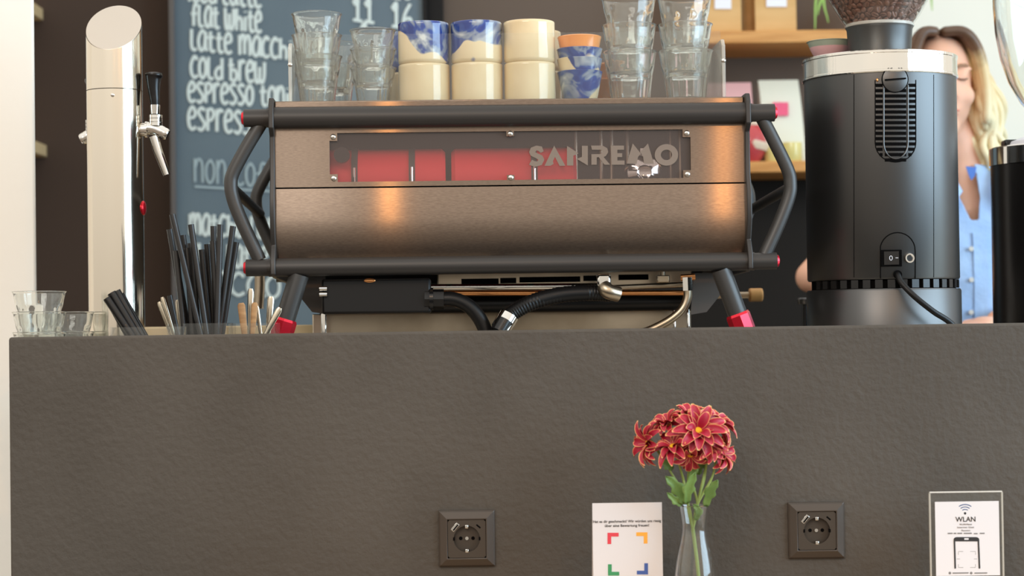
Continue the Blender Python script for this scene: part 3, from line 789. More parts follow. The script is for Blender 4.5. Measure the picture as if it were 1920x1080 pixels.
def mug(name, x, Y, z, r, h, m, label, grp, taper=1.0):
    p = P(x, 120, Y); w = .0042 if taper > .9 else .0030; rb = r * taper
    root = None
    prof = [(0, .003), (rb * .8, .002), (rb * .9, 0), (rb * .985, .0025), (rb + (r - rb) * .1, .007)]
    prof += [(rb + (r - rb) * u, h * u) for u in (.25, .5, .75, .93)] + [(r, h - .0012), (r - .0012, h), (r - w + .001, h), (r - w, h - .0015)]
    prof += [(rb + (r - rb) * u - w, h * u) for u in (.8, .5, .2)] + [(rb - w - .004, .007), (0, .006)]
    o = MB().lathe(prof, n=64).build(name, m, angle=60)
    o.location = (p.x, Y, z); tag(o, label, 'cup', grp); return o
YK = .40; mr_ = 48.2 / px(YK); tz = trayz(0, 0)
hz = (P(895, 36, YK - mr_).z - tz) / 2 - .0002
spec = [(795, m_marbleA, 'blue and grey swirled mug stacked at the left of the mug row'), (894, m_marbleB, 'deep blue marbled mug stacked between the swirled mug and the cream mug'), (993, m_cream, 'plain cream mug stacked on top at the right of the mug row')]
low = ['plain cream mug under the blue and grey swirled mug', 'plain cream mug under the deep blue marbled mug', 'bottom cream mug under the plain cream mug at the right']
for (x, m_, lb), l2 in zip(spec, low):
    o = mug('mug', x, YK, tz, mr_, hz, m_cream, l2, 'wide mugs on the machine')
    o.rotation_euler.z = x
    o = mug('mug', x, YK, tz + hz + .0002, mr_, hz, m_, lb, 'wide mugs on the machine')
o = mug('mug', 770, YK + .115, tz, mr_, hz, m_cream, 'cream mug hidden behind the swirled mug column', 'wide mugs on the machine')
o = mug('mug', 770, YK + .115, tz + hz + .0002, mr_, hz, m_marbleA, 'blue rimmed marbled mug half hidden behind the swirled mug', 'wide mugs on the machine'); o.rotation_euler.z = 2.2
mug('mug', 1006, YK + .115, tz, mr_, hz, m_cream, 'lower cream mug standing behind the right mug column', 'wide mugs on the machine')
mug('mug', 1006, YK + .115, tz + hz + .0002, mr_, hz, m_cream, 'upper cream mug peeking out behind the right mug column', 'wide mugs on the machine')
# espresso cups, nested
YE = .41; pe = px(YE); er = 43 / pe; eh = .056
for i, (yr, m_, lb, rot) in enumerate(((126, m_marbleC, 'bottom blue marbled espresso cup of the nested stack', .4), (99, m_marbleD, 'espresso cup with blue and cream patches nested above the bottom one', 2.6), (80, m_marbleC, 'grey blue espresso cup nested right under the orange one', 4.2), (57, m_orange, 'orange espresso cup on top of the nested stack', 0))):
    z_ = P(1087, yr + 6, YE - er).z - eh
    z_ = max(z_, tz)
    o = mug('espresso_cup', 1087, YE, z_, er * (1.0 if i != 3 else .97), eh, m_, lb, 'espresso cups on the machine', .69); o.rotation_euler.z = rot
o = mug('espresso_cup', 1128, .53, tz, er * .95, eh, m_orange, 'lower orange espresso cup behind the blue marbled stack', 'espresso cups on the machine', .72)
o = mug('espresso_cup', 1128, .53, tz + .026, er * .95, eh, m_orange, 'upper orange espresso cup behind the blue marbled stack', 'espresso cups on the machine', .72)

# ------------------------------------------------------------------ tumblers and tubs on the worktop, left
for i in range(4):
    p = P(74, 600, .2); tumbler('d', g4, (p.x, .2, ZW + .0002 + i * .0315), ['bottom', 'second', 'third', 'top'][i] + ' tumbler of the taller stack against the white wall', 'tumblers at the end of the counter', i * .2)
for i in range(3):
    p = P(128, 600, .29); tumbler('d', g4, (p.x, .29, ZW + .0002 + i * .0315), ['bottom', 'middle', 'top'][i] + ' tumbler of the shorter stack beside the tap tower', 'tumblers at the end of the counter', i * .2)
a_ = P(200, 613, .70); b_ = P(596, 610, .70)
o = MB().box((a_.x, .70, ZW + .0002), (b_.x, .86, (a_.z + b_.z) / 2)).build('wooden_box', m_palewood, loc=Vector(((a_.x + b_.x) / 2, .78, ZW + .0002)), bevel=.003)
tag(o, 'low pale wooden box behind the clear tubs', 'box')
YO = .185
YB1 = .10; YB2 = .275
def tub(x0, x1, ytop, label, Y=YO, dep=.07):
    a_ = P(x0, ytop, Y - dep / 2); b_ = P(x1, ytop, Y - dep / 2); w = .0022; z0 = ZW + .0002; zt_ = (a_.z + b_.z) / 2
    ta = Y - dep / 2; tb = Y + dep / 2
    mb = MB(); mb.box((a_.x, ta, z0), (b_.x, tb, z0 + .003))
    mb.box((a_.x, ta, z0 + .003), (b_.x, ta + w, zt_)); mb.box((a_.x, tb - w, z0 + .003), (b_.x, tb, zt_))
    mb.box((a_.x, ta + w, z0 + .003), (a_.x + w, tb - w, zt_)); mb.box((b_.x - w, ta + w, z0 + .003), (b_.x, tb - w, zt_))
    o = mb.build('clear_tub', m_acryl, loc=Vector(((a_.x + b_.x) / 2, Y, z0)), angle=20); tag(o, label, 'container', 'clear acrylic tubs')
tub(207, 338, 613, 'clear tub holding the thick black straws by the tap tower', YB1, .06)
tub(312, 372, 607, 'narrow clear tub holding the small steel spoons', YB2)
tub(343, 425, 606, 'clear tub holding the tall black straws')
tub(428, 515, 606, 'clear tub holding steel spoons and wooden stirrers beside the machine')
def rod(name, x0, y0, xb, yb, r, m, Yt, Yb, label, cat, grp, n=14, hollow=True):
    a_ = P(x0, y0, Yt); q = P(xb, yb, (Yt + Yb) / 2)
    d = (q - a_); d = d / -d.z
    b_ = a_ + d * (a_.z - (ZW + .0042)); b_.y = Yb
    mb = MB(); dr = (a_ - b_).normalized()
    path = [b_, a_] + ([a_ - dr * .0005, a_ - dr * .03] if hollow else [])
    mb.tube(path, [r, r] + ([r * .8, r * .8] if hollow else []), n, cap=True)
    o = mb.build(name, m, loc=b_); return tag(o, label, cat, grp)
SL = [(323, 402, 375, 620, 'tallest black straw leaning left out of the straw tub'), (318, 430, 350, 620, 'leftmost black straw of the tall straw tub'), (343, 441, 366, 620, None), (350, 465, 361, 620, None),
      (357, 456, 372, 620, None), (358, 421, 387, 620, None), (378, 468, 392, 620, None), (388, 458, 400, 620, None), (399, 452, 409, 620, None), (400, 424, 404, 620, None),
      (413, 421, 407, 620, None), (437, 424, 410, 620, None), (443, 454, 417, 620, 'rightmost black straw of the tall straw tub'), (330, 470, 345, 620, None), (335, 520, 353, 620, None)]
gst = 'tall black straws in the clear tub'
for i, (x0, y0, xb, yb, lb) in enumerate(SL):
    yy = YO - .02 + .04 * ((i * 7) % 5) / 4
    rod('drinking_straw', x0, y0, xb, yb, .0047, m_straw, yy, yy, lb or 'tall black straw standing in the middle of the straw tub', 'straw', gst)
for i, (x0, y0, xb, yb, r) in enumerate(((200, 559, 246, 628, .0058), (209, 549, 256, 628, .0066), (218, 546, 264, 628, .0066), (226, 552, 270, 628, .0055), (205, 565, 240, 628, .0055))):
    yy = YB1 - .016 + .008 * i
    rod('thick_straw', x0, y0, xb, yb, r, m_plblack, yy, yy, 'short thick black straw leaning left in front of the tap tower', 'straw', 'thick black straws by the tap tower')
def spoon(x0, y0, xb, yb, w, m, Y, label, cat, grp, name='teaspoon'):
    a_ = P(x0, y0, Y); q = P(xb, yb, Y); d = (q - a_); d = d / -d.z; b_ = a_ + d * (a_.z - (ZW + .012))
    pts = [b_.lerp(a_, u) for u in (0, .1, .2, .25, .5, .8, .97, 1)]
    o = MB().tube(pts, [w * .6, w * 1.9, w * 1.6, w * .55, w * .6, w, w * 1.1, w * .7], 12, flat=.35).build(name, m, loc=b_); return tag(o, label, cat, grp)
sp = 'small steel spoons in the narrow tub'
spoon(298, 566, 319, 622, .0035, m_spoon, YB2 + .01, 'leftmost small steel spoon in the narrow tub', 'spoon', sp)
spoon(304, 557, 324, 622, .0032, m_spoon, YB2 - .012, 'second small steel spoon from the left in the narrow tub', 'spoon', sp)
spoon(333, 562, 338, 622, .0035, m_spoon, YB2, 'rightmost small steel spoon in the narrow tub', 'spoon', sp)
rod('drinking_straw', 318, 554, 332, 622, .0042, m_straw, YB2 - .02, YB2 - .02, 'short black straw among the small steel spoons', 'straw', None)
sp2 = 'spoons and stirrers beside the machine'
spoon(452, 568, 458, 622, .0055, m_woodstick, YO - .02, 'wide wooden stirrer at the left of the mixed tub', 'stirrer', sp2, 'wooden_stirrer')
spoon(478, 567, 474, 622, .0045, m_woodstick, YO - .02, 'darker wooden stirrer in the middle of the mixed tub', 'stirrer', sp2, 'wooden_stirrer')
spoon(470, 541, 468, 622, .0042, m_spoon, YO + .012, 'tallest steel spoon in the mixed tub beside the machine', 'spoon', sp2)
spoon(508, 556, 503, 622, .0048, m_spoon, YO + .02, 'upright steel spoon at the right of the mixed tub', 'spoon', sp2)
spoon(525, 577, 501, 622, .0045, m_spoon, YO - .01, 'steel spoon leaning right toward the red machine foot', 'spoon', sp2)
spoon(481, 573, 488, 622, .003, m_spoon, YO, 'thin steel spoon leaning left in the mixed tub', 'spoon', sp2)

# ================================================================== GRINDERS
YG = .43; pg = px(YG)
gx = P(1653, 350, YG).x; GR = 143 / pg
gr = thing('coffee_grinder', 'black drum shaped coffee grinder with chrome ring and bean hopper', 'coffee grinder', (gx, YG, ZW))
L = gr.location
def GZ(y, x=1653, Y=YG): return P(x, y, Y).z - ZW
yf = YG - GR
zb0 = GZ(541, Y=yf); zb1 = GZ(523, Y=yf); zr0 = GZ(135, Y=yf); zr1 = GZ(92, Y=yf)
MB().lathe([(0, 0), (GR * .99, 0), (GR * 1.0, .004), (GR * 1.0, zb0 - .003), (GR * .985, zb0), (0, zb0)], n=96).build('base', m_grinder, gr)
neck = MB().lathe([(0, zb0), (GR * .93, zb0), (GR * .93, zb1), (0, zb1)], n=96).build('base_gap', m_groove, gr)
for k in range(16):
    a_ = -pi / 2 + (k - 7.5) * .16
    MB().box((-.006, -.004, zb0 + .001), (.006, .004, zb1 - .001), Matrix.Translation((GR * .945 * math.cos(a_), GR * .945 * math.sin(a_), 0)) @ Matrix.Rotation(a_ + pi / 2, 4, 'Z')).build('spacer', m_plblack, neck)
body = MB().lathe([(0, zb1), (GR * .97, zb1), (GR * .985, zb1 + .003), (GR * .985, zr0 + .001), (0, zr0 + .001)], n=128).build('body', m_grinder, gr)
zq = (zr1 - zr0)
MB().lathe([(GR * .97, zr0), (GR * 1.0, zr0 + .0004), (GR * 1.010, zr0 + .002), (GR * 1.010, zr0 + .0045), (GR * 1.0, zr0 + .0055), (GR * 1.0, zr1 - .0055), (GR * 1.008, zr1 - .0045), (GR * 1.008, zr1 - .001), (GR * 1.0, zr1), (GR * .9, zr1 + .002), (0, zr1 + .004)], n=128).build('chrome_ring', m_ring, gr, angle=20)
def onbody(x, y, out=.0):                       # pixel -> point on the drum surface
    X = P(x, y, YG - GR * .9).x - L.x
    rr = GR * .985
    Yl = -math.sqrt(max(0, rr * rr - X * X)); p = P(x, y, YG + Yl) - L
    p.x = max(-rr, min(rr, p.x)); Yl = -math.sqrt(max(0, rr * rr - p.x ** 2)); n_ = Vector((p.x, Yl, 0)).normalized()
    return Vector((p.x, Yl, p.z)) + n_ * out, n_
def strip(name, pts, w, m, parent, out=.0004, closed=False):
    pp = [onbody(x, y, out)[0] for x, y in pts]
    if closed: pp.append(pp[0])
    return MB().tube(pp, w, 8).build(name, m, parent)
for x in (1601, 1751): strip('seam', [(x, 140 + i * 38) for i in range(11)], .0007, m_groove, body, -.0002)
# vent panel
vp = []
for y in range(160, 304, 10):
    hw_ = 37 if y < 268 else 37 * math.sqrt(max(.05, 1 - ((y - 268) / 37) ** 2))
    for (xa, xb) in ((-hw_, -24), (-20, 20), (24, hw_)):
        if xb - xa < 3: continue
        vp.append((1679 + xa, 1679 + xb, y))
vent = None
mb = MB()
for xa, xb, y in vp:
    if y > 285 and xa < -20 + 1679 - 1679: pass
    pp = [onbody(xa + (xb - xa) * u, y, 0) for u in (0, .33, .66, 1)]
    vs = []
    for p, n_ in pp:
        vs += [p + n_ * .0006 + Vector((0, 0, .0026)), p + n_ * .0006 - Vector((0, 0, .0026)), p - n_ * .004 - Vector((0, 0, .0026)), p - n_ * .004 + Vector((0, 0, .0026))]
    fs = [(4 * i + k, 4 * i + (k + 1) % 4, 4 * i + 4 + (k + 1) % 4, 4 * i + 4 + k) for i in range(3) for k in range(4)] + [(3, 2, 1, 0), (12, 13, 14, 15)]
    mb.add(vs, fs)
vent = mb.build('vent_slots', m_groove, body)
oc = [(1641, 150), (1641, 268)] + [(1679 - 38 * math.cos(a_), 268 + 36 * math.sin(a_)) for a_ in [pi * i / 14 for i in range(1, 14)]] + [(1717, 268), (1717, 150)]
strip('vent_outline', oc, .0008, m_groove, vent, .0002)
ic = [(1657, 160), (1657, 268)] + [(1679.5 - 22.5 * math.cos(a_), 268 + 30 * math.sin(a_)) for a_ in [pi * i / 14 for i in range(1, 14)]] + [(1702, 268), (1702, 160)]
strip('cover_plate_rim', ic, .0013, m_grinder, vent, .001)
p, n_ = onbody(1678, 149, 0)
rot = n_.to_track_quat('Z', 'Y').to_matrix().to_4x4()
kn = MB().lathe([(0, -.004), (.0205, -.004), (.0205, .0012), (.0195, .0018), (.0, .0018)], n=48, M=Matrix.Translation(p) @ rot).build('knob', m_grinder, gr)
MB().lathe([(.0195, -.001), (.0215, -.001), (.0215, .0015), (.0195, .0015)], n=48, M=Matrix.Translation(p) @ rot, closed=True).build('knob_ring', m_groove, kn)
a_ = p + n_ * .0045
MB().box((-.017, -.0035, -.001), (.017, .0, .0012), Matrix.Translation(p + n_ * .0018) @ Matrix.Rotation(math.atan2(n_.y, n_.x) + pi / 2, 4, 'Z') @ Matrix.Rotation(-.06, 4, 'Y')).build('knob_grip', m_groove, kn)
p, n_ = onbody(1645, 150, 0); MB().ell(p, (.0022, .002, .003)).build('lock_pin', m_copper, gr)
# switch plate
ar = [(1651, 522), (1651, 472)] + [(1683 - 33 * math.cos(a_), 470 - 34 * math.sin(a_)) for a_ in [pi * i / 14 for i in range(1, 14)]] + [(1716, 472), (1716, 522)]
strip('switch_plate_outline', ar, .0009, m_groove, body, .0)
def facing(x, y, out):
    p, n_ = onbody(x, y, out); return Matrix.Translation(p) @ Matrix.Rotation(math.atan2(n_.y, n_.x) + pi / 2, 4, 'Z')
T_ = facing(1671, 484, .001); s_ = 1 / pg
sw = MB().box((-19 * s_, -.0012, -15 * s_), (19 * s_, .004, 15 * s_), T_).build('power_switch', m_groove, gr, bevel=.0008)
rk = MB().prism([(-13 * s_, -.002), (0, -.0035), (13 * s_, -.0065), (13 * s_, .004), (-13 * s_, .004)], -12 * s_, 12 * s_, 'z', T_).build('rocker', m_plblack, sw)
mb = MB()
mk = [(1.7 * math.cos(2 * pi * k / 14) * s_ * 1.5 + (-1) * s_, 2.6 * math.sin(2 * pi * k / 14) * s_ * 1.5) for k in range(15)]
mb.tube([T_ @ Vector((x, -.0037, z)) for x, z in mk], .0005, 6)
mb.tube([T_ @ Vector((7 * s_, -.0055, 0)), T_ @ Vector((11.5 * s_, -.0065, 0))], .0005, 6)
note(mb.build('switch_marking', m_label, sw), 'white O and I marks')
p, n_ = onbody(1705, 484, 0)
fu = MB().lathe([(0, .001), (.004, .001), (.0055, .003), (.0075, .003), (.008, 0), (.008, -.003)], n=32, M=Matrix.Translation(p) @ n_.to_track_quat('Z', 'Y').to_matrix().to_4x4()).build('fuse_cap', m_chrome, gr)
MB().lathe([(0, .0018), (.0048, .0018)], n=24, M=Matrix.Translation(p) @ n_.to_track_quat('Z', 'Y').to_matrix().to_4x4()).build('fuse_socket', m_plblack, fu)
p, n_ = onbody(1683, 515, -.002)
c1 = P(1690, 530, YG - GR - .01) - L; c2 = P(1715, 556, YG - GR - .02) - L; c3 = P(1750, 584, YG - GR - .02) - L; c4 = P(1785, 608, YG - GR - .01) - L
MB().tube(catmull([p + Vector((0, .01, .004)), p + Vector((0, -.002, 0)), c1, c2, c3, c4, c4 + Vector((.05, .02, -.05)), Vector((c4.x + .09, c4.y + .04, .006))], 8), .0048, 14).build('power_cable', m_rubber, gr)
MB().lathe([(0, 0), (.007, 0), (.007, .004), (0, .004)], n=20, M=Matrix.Translation(p) @ n_.to_track_quat('Z', 'Y').to_matrix().to_4x4()).build('cable_gland', m_groove, gr)
# hopper
hx = P(1649, 60, YG).x - L.x
zc0 = zr1 + .002; zc1 = GZ(52, 1649); rh = 61 / pg
MB().lathe([(0, zc0), (rh * .93, zc0), (rh * .93, zc0 + .006), (rh * .95, zc0 + .008), (rh * 1.0, zc1 - .004), (rh * 1.04, zc1), (rh * .9, zc1), (rh * .86, zc0 + .004), (0, zc0 + .004)], c=(hx, 0, 0), n=64).build('hopper_collar', m_grinder, gr)
def hp(u): return rh * 1.0 + (u ** .92) * .068
HT = .115
hprof = [(hp(i / 10), zc1 + .001 + HT * (i / 10)) for i in range(11)] + [(hp(1) + .004, zc1 + HT + .03), (hp(1) + .004, zc1 + HT + .14)]
w = .0028
prof = hprof + [(r - w, z) for r, z in reversed(hprof)]
MB().lathe([(rh * .98, zc1 + .0002), (rh * 1.05, zc1 + .0002), (rh * 1.06, zc1 + .0025), (rh * 1.04, zc1 + .0055), (rh * 1.0, zc1 + .0055)], c=(hx, 0, 0), n=64, closed=True).build('hopper_rim', m_edge, gr)
hop = MB().lathe(prof, c=(hx, 0, 0), n=96, closed=True).build('hopper', m_acryl, gr)
MB().lathe([(hp(1) + .008, zc1 + HT + .14), (hp(1) + .008, zc1 + HT + .15), (0, zc1 + HT + .155), (0, zc1 + HT + .1405)], c=(hx, 0, 0), n=64).build('hopper_lid', m_plblack, gr)
# beans (loose fill): one uncountable heap inside the hopper
mb = MB()
bean_v, bean_f = None, None
tb = MB(); tb.ell((0, 0, 0), (1, .72, .5), 12, 8)
for v in tb.v:
    if v.z > 0: v.z *= .55; v.z -= .28 * math.exp(-(v.y / .16) ** 2) * (1 - v.x * v.x)
def add_bean(c, q, s):
    R_ = q.to_matrix(); mb.add([c + R_ @ (v * s) for v in tb.v], tb.f)
zz = zc1 + .006; lay = 0
while zz < zc1 + HT * .98:
    u = (zz - zc1) / HT; rr = hp(u) - w - .0050
    nb = int(2 * pi * rr / .0108)
    for k in range(nb):
        th = 2 * pi * (k + .5 * (lay % 2)) / nb + random.uniform(-.03, .03); r2 = rr - random.uniform(0, .0016)
        n_ = Vector((math.cos(th), math.sin(th), -.6)).normalized()
        q_ = n_.to_track_quat('Z', 'X') @ Euler((random.uniform(-.5, .5), random.uniform(-.5, .5), random.uniform(0, 6.28))).to_quaternion()
        if random.random() < .35: q_ = q_ @ Euler((pi, 0, 0)).to_quaternion()
        add_bean(Vector((hx + r2 * math.cos(th), r2 * math.sin(th), zz + random.uniform(-.001, .001))), q_, random.uniform(.0060, .0068))
    zz += .0080; lay += 1
mb.lathe([(0, zc1)] + [(hp(u) - w - .0075, zc1 + HT * u) for u in (0, .25, .5, .75, .98)] + [(0, zc1 + HT * .98)], c=(hx, 0, 0), n=48)
o = mb.build('coffee_beans', m_bean, angle=60); o.location = L
tag(o, 'roasted brown coffee beans filling the clear hopper of the grinder', 'coffee beans', None, 'stuff')
# small bowl on the grinder, behind the hopper
p = P(1581, 100, YG + .0)
bw = thing('small_bowl', 'small sage green bowl with pink side on top of the grinder', 'bowl', (p.x - .010, YG + .064, ZW + zr1 + .0041))
MB().lathe([(0, .0), (.018, 0), (.031, .015), (.040, .0345), (.0415, .035), (.0405, .0358), (.030, .018), (.016, .004), (0, .004)], n=40).build('bowl_body', m_bowl, bw)
MB().lathe([(.0185, .0005), (.0314, .015), (.0362, .0255), (.0300, .0152)], n=40, closed=True).build('glaze_band', m_pinkbag, bw)

# second grinder at the right edge of the picture
Y2 = .66; x2 = P(1990, 400, Y2).x; R2 = 131 / px(Y2)
g2r = thing('coffee_grinder', 'second black grinder cut off by the right edge, with empty glass bowl', 'coffee grinder', (x2, Y2, ZW))
za = P(1905, 303, Y2 - R2 * .8).z - ZW; zb2 = P(1905, 268, Y2 - R2 * .8).z - ZW
MB().lathe([(0, 0), (R2 * .98, 0), (R2 * .98, za), (0, za)], n=96).build('body', m_plblack, g2r)
MB().lathe([(R2 * .9, za), (R2 * 1.0, za + .0005), (R2 * 1.0, zb2 - .002), (R2 * .98, zb2), (0, zb2)], n=96).build('chrome_ring', m_chrome, g2r)
MB().lathe([(0, zb2), (R2 * .78, zb2), (R2 * .74, zb2 + .010), (R2 * .5, zb2 + .02), (0, zb2 + .02)], n=64).build('lid', m_label, g2r)
MB().box((-R2 * .82, -.015, zb2 + .0), (-R2 * .55, .015, zb2 + .014)).build('lid_latch', m_plblack, g2r, bevel=.003)
hz0 = zb2 + .02
MB().lathe([(0, hz0), (.03, hz0), (.033, hz0 + .02), (0, hz0 + .02)], n=48).build('hopper_collar', m_plblack, g2r)
pr = [(.030, .018), (.042, .035), (.065, .065), (.085, .105), (.098, .15), (.106, .20), (.109, .25), (.109, .30)]
pr = [(r * 1.03, hz0 + z * .94) for r, z in pr]
MB().lathe(pr + [(r - .003, z + .001) for r, z in reversed(pr)], n=96, closed=True).build('glass_bowl', m_vase, g2r)

# small tamper standing left of the grinder
YP = .72; p = P(1510, 580, YP)
zt_ = P(1505, 558, YP).z - ZW
tm = thing('tamper', 'small dark tamper standing to the left of the grinder', 'tamper', (p.x, YP, ZW))
MB().lathe([(0, 0), (.02, 0), (.02, .012), (.007, .02), (.006, zt_ - .012), (0, zt_ - .012)], n=32).build('stem', m_plblack, tm)
MB().lathe([(0, zt_ - .012), (.013, zt_ - .012), (.0145, zt_ - .008), (.0145, zt_ - .003), (.012, zt_), (0, zt_)], n=32).build('handle', m_grinder, tm)

# ================================================================== SHELF GOODS
def bag(label, x0, x1, yt, zb, Y, m, cat_group, lab=None, lab_m=None, x0t=None, x1t=None, dep=.09, gus=None, name='coffee_bag'):
    a_ = P(x0, 80, Y); b_ = P(x1, 80, Y); ztop = P((x0 + x1) / 2, yt, Y).z
    ybp = None
    cx_ = (a_.x + b_.x) / 2; hw_ = (b_.x - a_.x) / 2; h_ = ztop - zb
    r_ = thing(name, label, 'coffee bag', (cx_, Y + dep / 2, zb + .0003), 0, cat_group)
    tl = (P(x0t, yt, Y).x - cx_) if x0t else -hw_; tr_ = (P(x1t, yt, Y).x - cx_) if x1t else hw_
    rows = []
    for i in range(9):
        u = i / 8; f = dep / 2 * (1 - u ** 3 * .86); bl = .004 * math.sin(pi * u)
        l_ = -hw_ + (tl + hw_) * u; r2 = hw_ + (tr_ - hw_) * u; z_ = h_ * u
        rows.append([Vector(q) for q in ((l_, -f, z_), ((l_ + r2) / 2, -f - bl, z_), (r2, -f, z_), (r2 - .006 * (1 - u), 0, z_), (r2, f, z_), ((l_ + r2) / 2, f + bl, z_), (l_, f, z_), (l_ + .006 * (1 - u), 0, z_))])
    mb = MB(); mb.grid(rows, True); mb.add(rows[0], [tuple(range(7, -1, -1))]); mb.add(rows[-1], [tuple(range(8))])
    mb.build('pouch', m, r_, angle=50)
    if lab:
        lx0, ly0, lx1, ly1 = lab; Yl = Y - .0045
        pts = [P(lx0, ly0, Yl), P(lx1, ly0, Yl), P(lx1, ly1, Yl), P(lx0, ly1, Yl)]
        MB().prism([(p.x - cx_, p.z - zb) for p in pts], -dep / 2 - .006, -dep / 2 - .0035 + .003, 'y').build('sticker', lab_m, r_)
    return r_
YL = 2.50
bag('brown paper coffee bag with white label, half behind the tumblers', 1322, 1391, -120, z_up, YL, m_kraft, 'brown paper coffee bags', (1340, -40, 1371, 17), m_label)
bag('brown paper coffee bag with white label, nearest the plant', 1417, 1494, -120, z_up, YL, m_kraft, 'brown paper coffee bags', (1437, -40, 1475, 13), m_label)
bag('plain brown bag tucked behind, between the two labelled ones', 1400, 1440, -120, z_up, YL + .1, m_kraft, 'brown paper coffee bags')
bag('white coffee pouch with a pink label on the lower shelf', 1432, 1508, 147, z_lo, YL + .02, m_whitebag, 'pouches on the lower shelf', (1449, 192, 1478, 217), m_pink, 1425, 1500, name='coffee_pouch')
bag('pale pink coffee pouch half behind the machine on the lower shelf', 1326, 1410, 152, z_lo, YL + .02, m_pinkbag, 'pouches on the lower shelf', name='coffee_pouch')
def jar(label, x, yt, r, m, Y, name, cat, grp=None):
    p = P(x, 200, Y); h_ = P(x, yt, Y).z - z_lo
    o = MB().lathe([(0, 0), (r * .9, 0), (r, .004), (r * 1.0, h_ - .002), (r * .98, h_), (r * .85, h_), (r * .85, h_ - .012), (0, h_ - .012)], n=40).build(name, m)
    o.location = (p.x, Y, z_lo + .0003); return tag(o, label, cat, grp)
jar('yellow glass candle in front of the white pouch', 1484, 268, .026, m_candle, YS + .03, 'candle', 'candle', 'yellow candles on the lower shelf')
jar('yellow glass candle beside the red striped pot', 1449, 270, .024, m_candle, YS + .035, 'candle', 'candle', 'yellow candles on the lower shelf')
p = P(1408, 262, YS + .04); hh = P(1408, 236, YS + .04).z - z_lo
rj = thing('striped_pot', 'round red striped pot with cream lid behind the machine frame', 'pot', (p.x, YS + .04, z_lo + .0003))
MB().lathe([(0, 0), (.022, 0), (.038, hh * .25), (.042, hh * .55), (.036, hh * .85), (.022, hh), (0, hh)], n=40).build('pot_body', m_redjar, rj)
MB().lathe([(.0385, hh * .36), (.0435, hh * .5), (.0425, hh * .58), (.040, hh * .45)], n=40, closed=True, M=Matrix.Rotation(.22, 4, 'Y')).build('stripe', m_creamjar, rj)
MB().lathe([(0, hh), (.024, hh), (.026, hh + .012), (.012, hh + .018), (0, hh + .018)], n=40).build('lid', m_creamjar, rj)
# spider plant
YPL = 2.56; p = P(1640, 40, YPL)
pl = thing('spider_plant', 'green trailing spider plant on the upper oak shelf behind the hopper', 'plant', (p.x, YPL, z_up + .0003))
MB().lathe([(0, 0), (.045, 0), (.06, .10), (.056, .10), (.05, .085), (0, .085)], n=40).build('pot', m_plblack, pl)
L = pl.location
def strap(pts, w):
    pts = catmull(pts, 6); rows = []
    for i, q in enumerate(pts):
        u = i / (len(pts) - 1); ww = w * (1 - .85 * max(0, u - .4) / .6); rows.append([q + Vector((-ww, .0, 0)), q + Vector((0, -ww * .35, -ww * .2)), q + Vector((ww, 0, 0)), q + Vector((0, .001, .001))])
    mb = MB(); mb.grid(rows, True); mb.add(rows[-1], [(0, 1, 2, 3)]); return mb
for pts in ([(1632, -40), (1600, -110), (1560, -90), (1532, -10), (1528, 55)], [(1634, -40), (1610, -95), (1575, -80), (1545, -10), (1553, 42)], [(1640, -40), (1650, -120), (1690, -100), (1740, -20), (1748, 20)], [(1640, -40), (1600, -70), (1560, -40), (1538, 5), (1533, 28)]):
    strap([P(x, y, YPL - (.0 if i < 2 else .10)) - L for i, (x, y) in enumerate(pts)], .008).build('leaf', m_spider, pl)

# ================================================================== PERSON
YH = 1.72; pp_ = px(YH)
person = None
def H(x, y, dy=0): return P(x, y, YH + dy)
hc = H(1764, 158, -.01)
mb = MB()
R3 = Euler((math.radians(14), 0, math.radians(0))).to_matrix()
mb.ell(hc + Vector((0, .02, .025)), (.077, .097, .098), 28, 18)                    # skull
mb.ell(hc + Vector((.0, -.022, -.028)), (.064, .072, .095), 28, 18)               # face
mb.ell(hc + Vector((.0, -.052, -.105)), (.032, .034, .026), 20, 12)              # chin
mb.tube([hc + Vector((0, -.092, .012)), hc + Vector((0, -.108, -.026)), hc + Vector((0, -.112, -.038))], [.008, .013, .015], 14)   # nose
for s in (-1, 1):
    mb.ell(hc + Vector((s * .013, -.100, -.040)), (.008, .009, .007), 12, 8)
    mb.ell(hc + Vector((s * .031, -.079, .008)), (.016, .012, .0115), 16, 10)    # closed eyelid
    mb.ell(hc + Vector((s * .035, -.072, .026)), (.024, .014, .008), 16, 10)     # brow ridge
    mb.ell(hc + Vector((s * .040, -.060, -.035)), (.024, .026, .026), 16, 10)    # cheek
    mb.ell(hc + Vector((s * .077, .012, -.01)), (.010, .018, .03), 14, 10)      # ear
mb.ell(hc + Vector((0, -.091, -.072)), (.022, .010, .006), 16, 8); mb.ell(hc + Vector((0, -.089, -.082)), (.018, .010, .0065), 16, 8)
nb = H(1806, 322, .03)
mb.tube([hc + Vector((.005, .03, -.06)), nb + Vector((0, 0, .03)), nb + Vector((.002, .005, -.05))], [.052, .052, .062], 20)
shL = H(1672, 372, .03); shR = H(1934, 392, .03); ch = H(1814, 440, .03); wa = H(1812, 620, .02)
mb.tube([nb + Vector((0, .01, -.02)), ch + Vector((0, 0, .05)), ch + Vector((0, 0, -.05)), wa, wa + Vector((0, 0, -.12)), wa + Vector((0, 0, -.22))], [.060, .092, .098, .088, .10, .10], 24)
mb.tube([shL, nb + Vector((0, .02, -.06)), shR], [.050, .055, .050], 18)
elL = H(1521, 520, -.03); elR = H(1948, 585, .02)
wrL = elL + Vector((.17, -.20, -.03)); wrR = elR + Vector((-.15, -.20, -.02))
